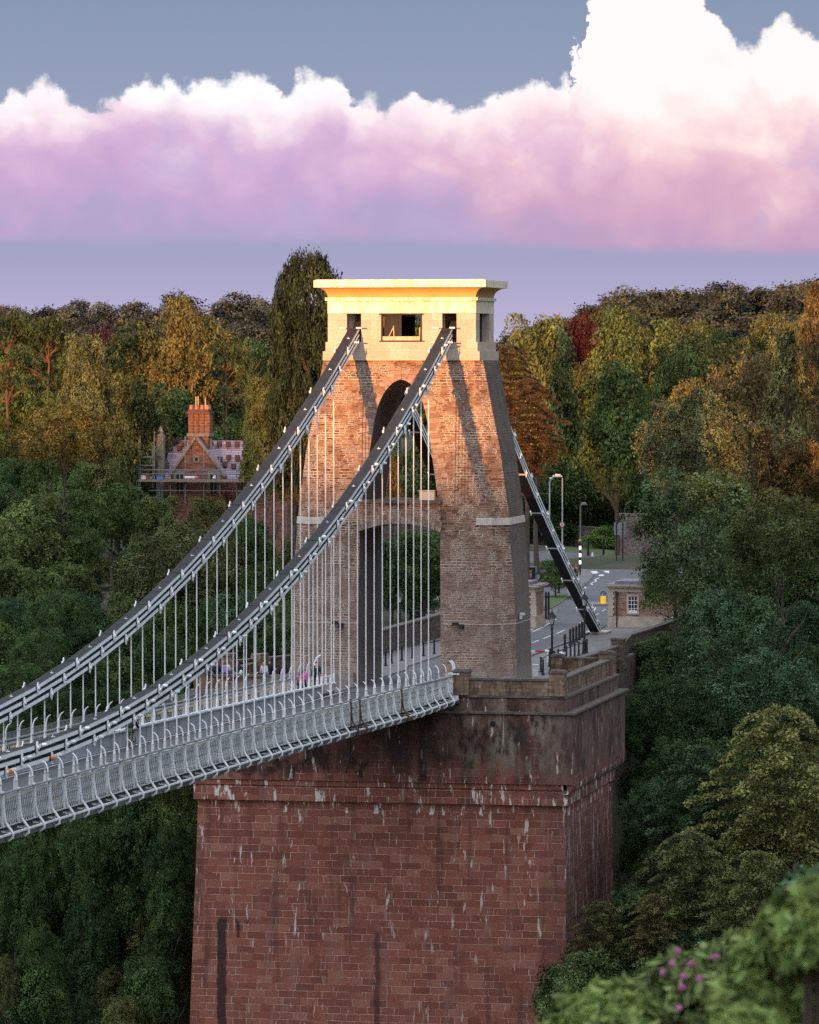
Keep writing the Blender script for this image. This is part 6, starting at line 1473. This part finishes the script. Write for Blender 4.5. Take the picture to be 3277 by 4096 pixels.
def person(x, y, z, rz, label, top, legs, hair, pose='walk', H=1.72, hairlen=0.0, bare_legs=False, extra=None, group=None, bag=None):
    """faces -Y when rz = 0; z is the ground (or seat top for sitters) under them"""
    root = empty('person', (x, y, z), rz, label, 'person', group); k = H/1.72
    J = dict(pel=(0,0,.93), waist=(0,0,1.08), chest=(0,-.01,1.30), neck=(0,-.005,1.47), jaw=(0,-.03,1.56), head=(0,-.02,1.63), crown=(0,0,1.70))
    for s, n in ((-1,'l'),(1,'r')):
        J.update({n+'sh':(s*.19,0,1.42), n+'el':(s*.25,.03,1.14), n+'wr':(s*.25,-.08,.90), n+'hip':(s*.10,0,.90), n+'kn':(s*.11,-.03,.50), n+'an':(s*.11,.03,.09), n+'to':(s*.13,-.15,.035)})
    if pose == 'walk':
        J.update(lkn=(-.11,-.16,.51), lan=(-.11,-.20,.10), lto=(-.12,-.37,.06), rkn=(.11,.06,.50), ran=(.11,.24,.14), rto=(.12,.10,.03), lwr=(-.27,.10,.92), rwr=(.26,-.22,.96))
    if pose in ('sit', 'cycle'):
        dz = -.88 if pose == 'sit' else 0.0
        J = {n: (p[0], p[1], p[2]+dz) for n, p in J.items()}
        if pose == 'sit': J.update(lkn=(-.13,-.42,.06), lan=(-.14,-.44,-.38), lto=(-.14,-.60,-.42), rkn=(.13,-.42,.06), ran=(.14,-.44,-.38), rto=(.14,-.60,-.42), lwr=(-.12,-.30,.12), rwr=(.12,-.30,.12), lel=(-.26,-.05,.26), rel=(.26,-.05,.26), lhip=(-.1,-.03,.06), rhip=(.1,-.03,.06), pel=(0,0,.09))
        else:
            J.update(pel=(0,.10,1.00), waist=(0,.02,1.14), chest=(0,-.12,1.32), neck=(0,-.22,1.44), jaw=(0,-.28,1.52), head=(0,-.29,1.59), crown=(0,-.28,1.66), lsh=(-.19,-.17,1.38), rsh=(.19,-.17,1.38), lel=(-.27,-.33,1.18), rel=(.27,-.33,1.18), lwr=(-.26,-.55,1.06), rwr=(.26,-.55,1.06),
                     lhip=(-.10,.08,.98), rhip=(.10,.08,.98), lkn=(-.12,-.28,.80), lan=(-.12,-.18,.42), lto=(-.12,-.34,.38), rkn=(.12,-.10,.58), ran=(.12,-.02,.18), rto=(.12,-.16,.14))
    J = {n: (p[0]*k, p[1]*k, p[2]*k) for n, p in J.items()}
    r = dict(pel=(.14,.10), waist=(.125,.09), chest=(.16,.11), neck=.052, jaw=(.062,.07), head=(.078,.092), crown=(.055,.065))
    for n in 'lr': r.update({n+'sh':.062, n+'el':.040, n+'wr':.027, n+'hip':.088, n+'kn':.055, n+'an':.038, n+'to':(.04,.025)})
    r = {n: (v if isinstance(v, float) else tuple(v)) for n, v in r.items()}
    legE = [(n+a, n+b) for n in 'lr' for a, b in (('hip','kn'),('kn','an'),('an','to'))]; armE = [(n+a, n+b) for n in 'lr' for a, b in (('sh','el'),('el','wr'))]
    core = [('pel','waist'),('waist','chest'),('chest','neck'),('neck','jaw'),('jaw','head'),('head','crown')]
    body = skin_mesh(J, core+[('chest','lsh'),('chest','rsh'),('pel','lhip'),('pel','rhip')]+legE+armE, r, M['skin'], 'body', root)
    # hands: palm, four unequal bent fingers and a thumb, joined into the body mesh
    m = MB()
    for n, s in (('l',-1),('r',1)):
        w = Vector(J[n+'wr']); e = Vector(J[n+'el']); d = (w-e).normalized(); sd_ = Vector((0,1,0)); sd_ = (sd_-d*sd_.dot(d)).normalized(); up = d.cross(sd_)
        m.tube([w-d*.02, w+d*.04, w+d*.085], [.026,.036,.034], 8)
        for i, L in enumerate((.062,.072,.068,.052)):
            b = w+d*.08+sd_*(-.027+.018*i); m.tube([b, b+d*L*.5, b+d*L*.85-up*s*.018], [.0095,.009,.006], 6)
        b = w+d*.03-sd_*.03; m.tube([b, b-sd_*.025+d*.022, b-sd_*.03+d*.05], [.011,.010,.007], 6)
    # face: nose, ears, eyes, mouth
    h = Vector(J['head']); 
    m.tube([h+Vector((0,-.082,.015)), h+Vector((0,-.108,-.015)), h+Vector((0,-.085,-.025))], [.010,.016,.012], 6)
    for s in (-1, 1): m.tube([h+Vector((s*.078,0,.02)), h+Vector((s*.088,.005,-.02))], [.018,.012], 6)
    hm = m.build('hands', M['skin'], None)
    bm = bmesh.new(); bm.from_mesh(body.data); bm.from_mesh(hm.data); bm.to_mesh(body.data); bm.free(); bpy.data.objects.remove(hm)
    m = MB()
    for s in (-1, 1): m.tube([h+Vector((s*.03,-.090,.018)), h+Vector((s*.03,-.098,.018))], .009, 6)
    m.bar(h+Vector((-.022,-.096,-.045)), h+Vector((.022,-.096,-.045)), .006, .008); m.build('eyes_and_mouth', M['dark'], root)
    skin_mesh(J, [('pel','waist'),('waist','chest'),('chest','lsh'),('chest','rsh')]+armE, r, cloth(top), 'jacket', root, 0.05)
    if bare_legs: skin_mesh(dict(J, lmid=tuple(np.array(J['lhip'])*.35+np.array(J['lkn'])*.65), rmid=tuple(np.array(J['rhip'])*.35+np.array(J['rkn'])*.65)), [('pel','lhip'),('pel','rhip'),('lhip','lmid'),('rhip','rmid')], dict(r, lmid=.075, rmid=.075), cloth(legs), 'shorts', root, 0.02)
    else: skin_mesh(J, [('pel','lhip'),('pel','rhip')]+[(n+a, n+b) for n in 'lr' for a, b in (('hip','kn'),('kn','an'))], r, cloth(legs), 'trousers', root, 0.014)
    m = MB()
    for n in 'lr':
        a, b = Vector(J[n+'an']), Vector(J[n+'to']); m.tube([a+(a-b)*.25+Vector((0,0,-.045)), a+Vector((0,0,-.03)), b, b+(b-a)*.12], [.03,.048,.042,.02], 8)
    m.build('shoes', M['dark'], root)
    # hair
    m = MB(); c = h+Vector((0,.022,.028)); m.lathe(c, [(.001,-.07),(.075,-.05),(.098,0),(.092,.04),(.06,.08),(.001,.097)], 12)
    if hairlen: m.tube([c+Vector((0,.04,0)), c+Vector((0,.075,-.10)), c+Vector((0,.07,-hairlen))], [.08,.085,.04], 8)
    m.build('hair', cloth(hair), root, smooth=True)
    if bag:
        m = MB(); b = Vector(J['chest'])+Vector((0,.20*k,-.10)); m.cbox(b, (.32,.17,.44)); m.cbox(b+Vector((0,.10,-.06)), (.24,.06,.2)); t_ = m.build('backpack', cloth(bag)); t_.parent = root
    return root
gp = 'people at the wall left of the tower'
zf = lambda y: Fz(y)+0.10
def ground_person(px, top_py, Y, H, z=None, **k):
    p = atY(px, top_py, Y); return float(p[0])
person(ground_person(1215, 2690, -14, 1.6), -14.0, zf(-14), 2.9, 'person in a bright pink coat walking on the far footway beside the tower', (0.62,0.14,0.42), (0.05,0.05,0.06), (0.10,0.05,0.03), 'walk', 1.62, 0.2)
person(ground_person(1202, 2695, -15.2, 1.5), -15.2, zf(-15.2), 2.6, 'person in dusky pink top just left of the bright pink coat', (0.45,0.16,0.18), (0.06,0.06,0.07), (0.06,0.04,0.03), 'walk', 1.52, 0.15)
person(ground_person(1268, 2672, -10.5, 1.78), -10.6, zf(-10.6)+0.1, 0.25, 'person in a navy padded jacket and cap walking near the tower foot', (0.022,0.028,0.045), (0.015,0.025,0.03), (0.03,0.025,0.03), 'walk', 1.80)
zs_ = 0.55
def sitter(px, py, lab, **k):
    p = atY(px, py, -8.6); return float(p[0])
person(sitter(905,2645,''), -8.55, 0.62, 2.9, 'person in white top with lilac bag sitting on the parapet, back to the bridge', (0.65,0.62,0.62), (0.30,0.18,0.50), (0.12,0.06,0.04), 'sit', 1.65, 0.1, group=gp, bag=(0.33,0.20,0.55))
person(sitter(893,2650,''), -8.5, 0.62, 3.3, 'dark-clothed person sitting just left of the one in white', (0.02,0.02,0.028), (0.02,0.02,0.025), (0.25,0.09,0.04), 'sit', 1.62, 0.1, group=gp)
person(sitter(949,2655,''), -8.5, 0.62, 3.0, 'auburn-haired person in black and white sitting right of the one in white', (0.025,0.025,0.03), (0.3,0.3,0.34), (0.28,0.11,0.04), 'sit', 1.6, 0.22, group=gp)
person(sitter(863,2660,''), -8.5, 0.62, 3.2, 'leftmost sitter on the parapet, in dark clothes', (0.02,0.022,0.03), (0.02,0.02,0.025), (0.05,0.03,0.03), 'sit', 1.6, group=gp)
person(-8.45, -6.6, GZ, 2.8, 'fair-haired person in pale top standing behind the parapet left of the tower', (0.50,0.44,0.52), (0.03,0.03,0.035), (0.42,0.23,0.09), 'stand', 1.68, 0.22, group=gp)
person(-8.2, -6.1, GZ, 2.9, 'taller person in black standing right behind the fair-haired one', (0.015,0.015,0.02), (0.02,0.02,0.025), (0.08,0.05,0.04), 'stand', 1.86, group=gp)
person(-7.25, -6.3, GZ, 3.3, 'person with black coat and purple backpack standing next to the tower', (0.015,0.014,0.02), (0.02,0.015,0.03), (0.02,0.02,0.025), 'stand', 1.70, group=gp, bag=(0.10,0.04,0.17))
_a = g3(800,430); person(_a[0], _a[1], GZ+0.1, 0.6, 'person with fair hair and tan coat walking by the crossing beacon', (0.22,0.14,0.09), (0.015,0.015,0.018), (0.30,0.20,0.12), 'walk', 1.75, 0.25)
_a = g3(760,440); person(_a[0], _a[1], GZ+0.1, 0.5, 'person in black walking left of the tan coat by the crossing beacon', (0.02,0.02,0.025), (0.015,0.015,0.018), (0.02,0.02,0.02), 'walk', 1.75)
# small brown dog by the walkers
def dog():
    x = ground_person(1234, 2752, -12.6, 0); root = empty('dog', (x, -12.6, zf(-12.6)), 2.8, 'small brown dog between the pink coat and the navy jacket', 'dog')
    J = dict(rump=(0,.20,.30), mid=(0,.02,.29), chest=(0,-.16,.31), neck=(0,-.25,.40), head=(0,-.31,.46), muz=(0,-.42,.43), tail=(0,.27,.38), tip=(0,.33,.50))
    r = dict(rump=(.06,.07), mid=(.06,.065), chest=(.07,.09), neck=.045, head=.052, muz=.024, tail=.022, tip=.010); E = [('mid','rump'),('mid','chest'),('chest','neck'),('neck','head'),('head','muz'),('rump','tail'),('tail','tip')]
    for s, n in ((-1,'l'),(1,'r')):
        J.update({n+'fs':(s*.05,-.16,.22), n+'fk':(s*.05,-.15,.11), n+'ff':(s*.05,-.17,.015), n+'hh':(s*.055,.20,.22), n+'hk':(s*.055,.14,.15), n+'ho':(s*.055,.24,.09), n+'hf':(s*.055,.21,.015)})
        r.update({n+'fs':.032, n+'fk':.018, n+'ff':.018, n+'hh':.042, n+'hk':.026, n+'ho':.016, n+'hf':.018}); E += [('chest',n+'fs'),(n+'fs',n+'fk'),(n+'fk',n+'ff'),('rump',n+'hh'),(n+'hh',n+'hk'),(n+'hk',n+'ho'),(n+'ho',n+'hf')]
    skin_mesh(J, E, r, cloth((0.22,0.07,0.03)), 'body', root)
    m = MB()
    for s in (-1, 1): m.tube([(s*.035,-.29,.50),(s*.06,-.29,.47),(s*.06,-.31,.42)], [.015,.02,.008], 6)
    m.build('ears', cloth((0.12,0.04,0.02)), root)
dog()
# cyclist
def cyclist():
    p = atY(521, 2985, -65.5); x, y = float(p[0]), -65.5; z = Fz(y)+0.004; rz = 3.25-0.15
    person(x, y, z+0.03, rz, 'cyclist in black top and green shorts riding away along the bridge roadway', (0.012,0.012,0.014), (0.07,0.13,0.03), (0.02,0.02,0.022), 'cycle', 1.80, bare_legs=True)
    root = empty('bicycle', (x, y, z), rz, 'dark bicycle ridden by the person in green shorts', 'bicycle')
    for nm, yy in (('front_wheel',-.62),('rear_wheel',.44)):
        m = MB(); P = [(0, yy+.335*math.cos(t), .345+.335*math.sin(t)) for t in np.linspace(0, 2*math.pi, 25)]; m.tube(P, .016, 6, cap=False); w = m.build(nm, M['black'], root)
        m = MB()
        for t in np.linspace(0, math.pi, 8)[:-1]: m.bar((0,yy+.32*math.cos(t),.345+.32*math.sin(t)),(0,yy-.32*math.cos(t),.345-.32*math.sin(t)),.004)
        m.tube([(-.05,yy,.345),(.05,yy,.345)],.03,8); m.build('spokes', M['tube'], w)
    m = MB()
    for a, b in (((0,.02,.30),(0,.16,.88)),((0,.02,.30),(0,-.42,.72)),((0,.14,.80),(0,-.42,.80)),((0,-.40,.84),(0,-.50,.60)),((0,-.50,.60),(0,-.62,.345)),((0,.02,.30),(0,.44,.345)),((0,.14,.80),(0,.44,.345))): m.tube([a, b], .018, 6)
    m.build('frame', M['black'], root)
    m = MB(); m.tube([(0,-.40,.84),(0,-.43,.98)],.015,6); m.tube([(-.27,-.52,1.02),(-.1,-.45,1.0),(.1,-.45,1.0),(.27,-.52,1.02)],.016,6); m.build('handlebar', M['black'], root)
    m = MB(); m.tube([(0,.28,.93),(0,.1,.93),(0,.0,.925)],[.07,.05,.02],8); m.build('saddle', M['black'], root)
    m = MB(); m.tube([(0,.02,.30),(.05,.02,.30)],.1,12); m.bar((.07,.02,.30),(.07,-.10,.16),.015,.02); m.bar((-.07,.02,.30),(-.07,-.08,.42),.015,.02); m.build('crankset', M['tube'], root)
cyclist()
m = MB(); m.lathe((float(atY(965,2690,-8.9)[0]),-8.9,0.63),[(0.10,0),(0.13,0.12),(0.09,0.26),(0.03,0.30)],8); tag(m.build('handbag', cloth((0.55,0.62,0.65))), 'small pale bag on the parapet beside the auburn-haired sitter', 'bag')

# ================================================================ FOREGROUND SHRUBS (out of focus, near the camera)
def near_shrub(mounds, D, leaf, n, col, label, seed, flowers=0, name='shrub'):
    rg = np.random.default_rng(seed); Cs, Ns = [], []
    f2 = np.array([-_sy, _cy, 0])
    cs = []
    for px, py, rpx in mounds:
        d = _ray(px, py); c = CAM+d*(D+rg.uniform(-1.2,1.2)); r = rpx*D/FPX; cs.append((c, r))
        nn = int(n*(rpx/150.0)**2); v = unit(rg, nn); v[:,2] = np.where(v[:,2] < -0.4, -v[:,2], v[:,2])
        v2_ = np.sin(v[:,0]*9+px*3)*np.sin(v[:,2]*9+py)*np.sin(v[:,1]*9+1); keep = (v2_ > -0.22) | (rg.random(nn) < 0.12); v = v[keep]; nn = len(v); lump = 1+0.30*np.sin(v[:,0]*7+px)*np.sin(v[:,2]*8+py)+0.20*np.sin(v[:,1]*15+px)*np.sin(v[:,2]*13)
        Cs.append(c+v*(r*lump*rg.uniform(0.45,1.0,nn)**0.5)[:,None]); Ns.append(v+0.6*rg.normal(size=(nn,3)))
    C = np.concatenate(Cs); N = np.concatenate(Ns)
    base = cs[0][0]; gz = float(terrain(base[0], base[1]))
    root = empty(name, (float(base[0]), float(base[1]), gz), 0, label, 'shrub')
    me = leaves_mesh('foliage', C-np.array([base[0], base[1], gz]), N, leaf*rg.uniform(0.6,1.3,len(C)), rg, asp=1.9)
    o = bpy.data.objects.new('foliage', me); COL.objects.link(o); o.parent = root; o.color = (*col, 1)
    m = MB()
    for c, r in cs:
        q = c-np.array([base[0], base[1], gz]); g0 = float(terrain(c[0], c[1]))-gz
        for k in range(3):
            e = q+rg.normal(size=3)*r*0.5; m.tube([(q[0]*0.9+rg.normal()*0.1, q[1]*0.9, g0), tuple((e+np.array([q[0],q[1],g0]))/2), tuple(e)], [0.03,0.02,0.008], 5)
    m.build('stems', M['bark'], root)
    if flowers:
        fm = plain('pink_petals', (0.42,0.13,0.27), 0.7, var=0.25, scale=20)
        for i, (px, py) in enumerate(FL[:flowers]):
            c = CAM+_ray(px, py)*(D-1.3)-np.array([base[0], base[1], gz]); m = MB()
            for k in range(9):
                v = unit(rg, 1)[0]*0.012; m.tube([tuple(c), tuple(c+v), tuple(c+v*2.0)], [0.006,0.009,0.003], 6)
            m.build('flower', fm, root)
FL = [(2712,3808),(2766,3858),(2692,3856),(2650,3888),(2736,3908),(2800,3916),(2728,3950),(2716,4030),(2860,3826),(3030,4052)]
near_shrub([(2960,3850,110),(2850,3960,140),(2700,3930,110),(2640,4040,150),(2800,4130,180),(2560,4160,120)], 26, 0.055, 1500, (0.115,0.15,0.05), 'blurred shrub dotted with pink flowers at the bottom right', 61, 10, 'flowering_shrub')
near_shrub([(2330,4110,120),(2440,4050,110),(2520,4120,130),(2260,4190,110),(2420,4200,140)], 24, 0.06, 1700, (0.145,0.195,0.055), 'bright green blurred bush at the bottom, left of the pink flowers', 62)
near_shrub([(3220,3780,170),(3110,3900,170),(3250,3990,220),(3050,4060,200),(3300,3640,130),(3150,4180,220),(2980,4180,150),(3120,3730,90)], 22, 0.065, 1700, (0.13,0.18,0.05), 'large blurred green shrub filling the bottom right corner', 63)
near_shrub([(3230,3560,90),(3190,3620,80),(3290,3600,100)], 34, 0.05, 1500, (0.08,0.14,0.07), 'pale bluish blurred sprig above the big corner shrub', 64)
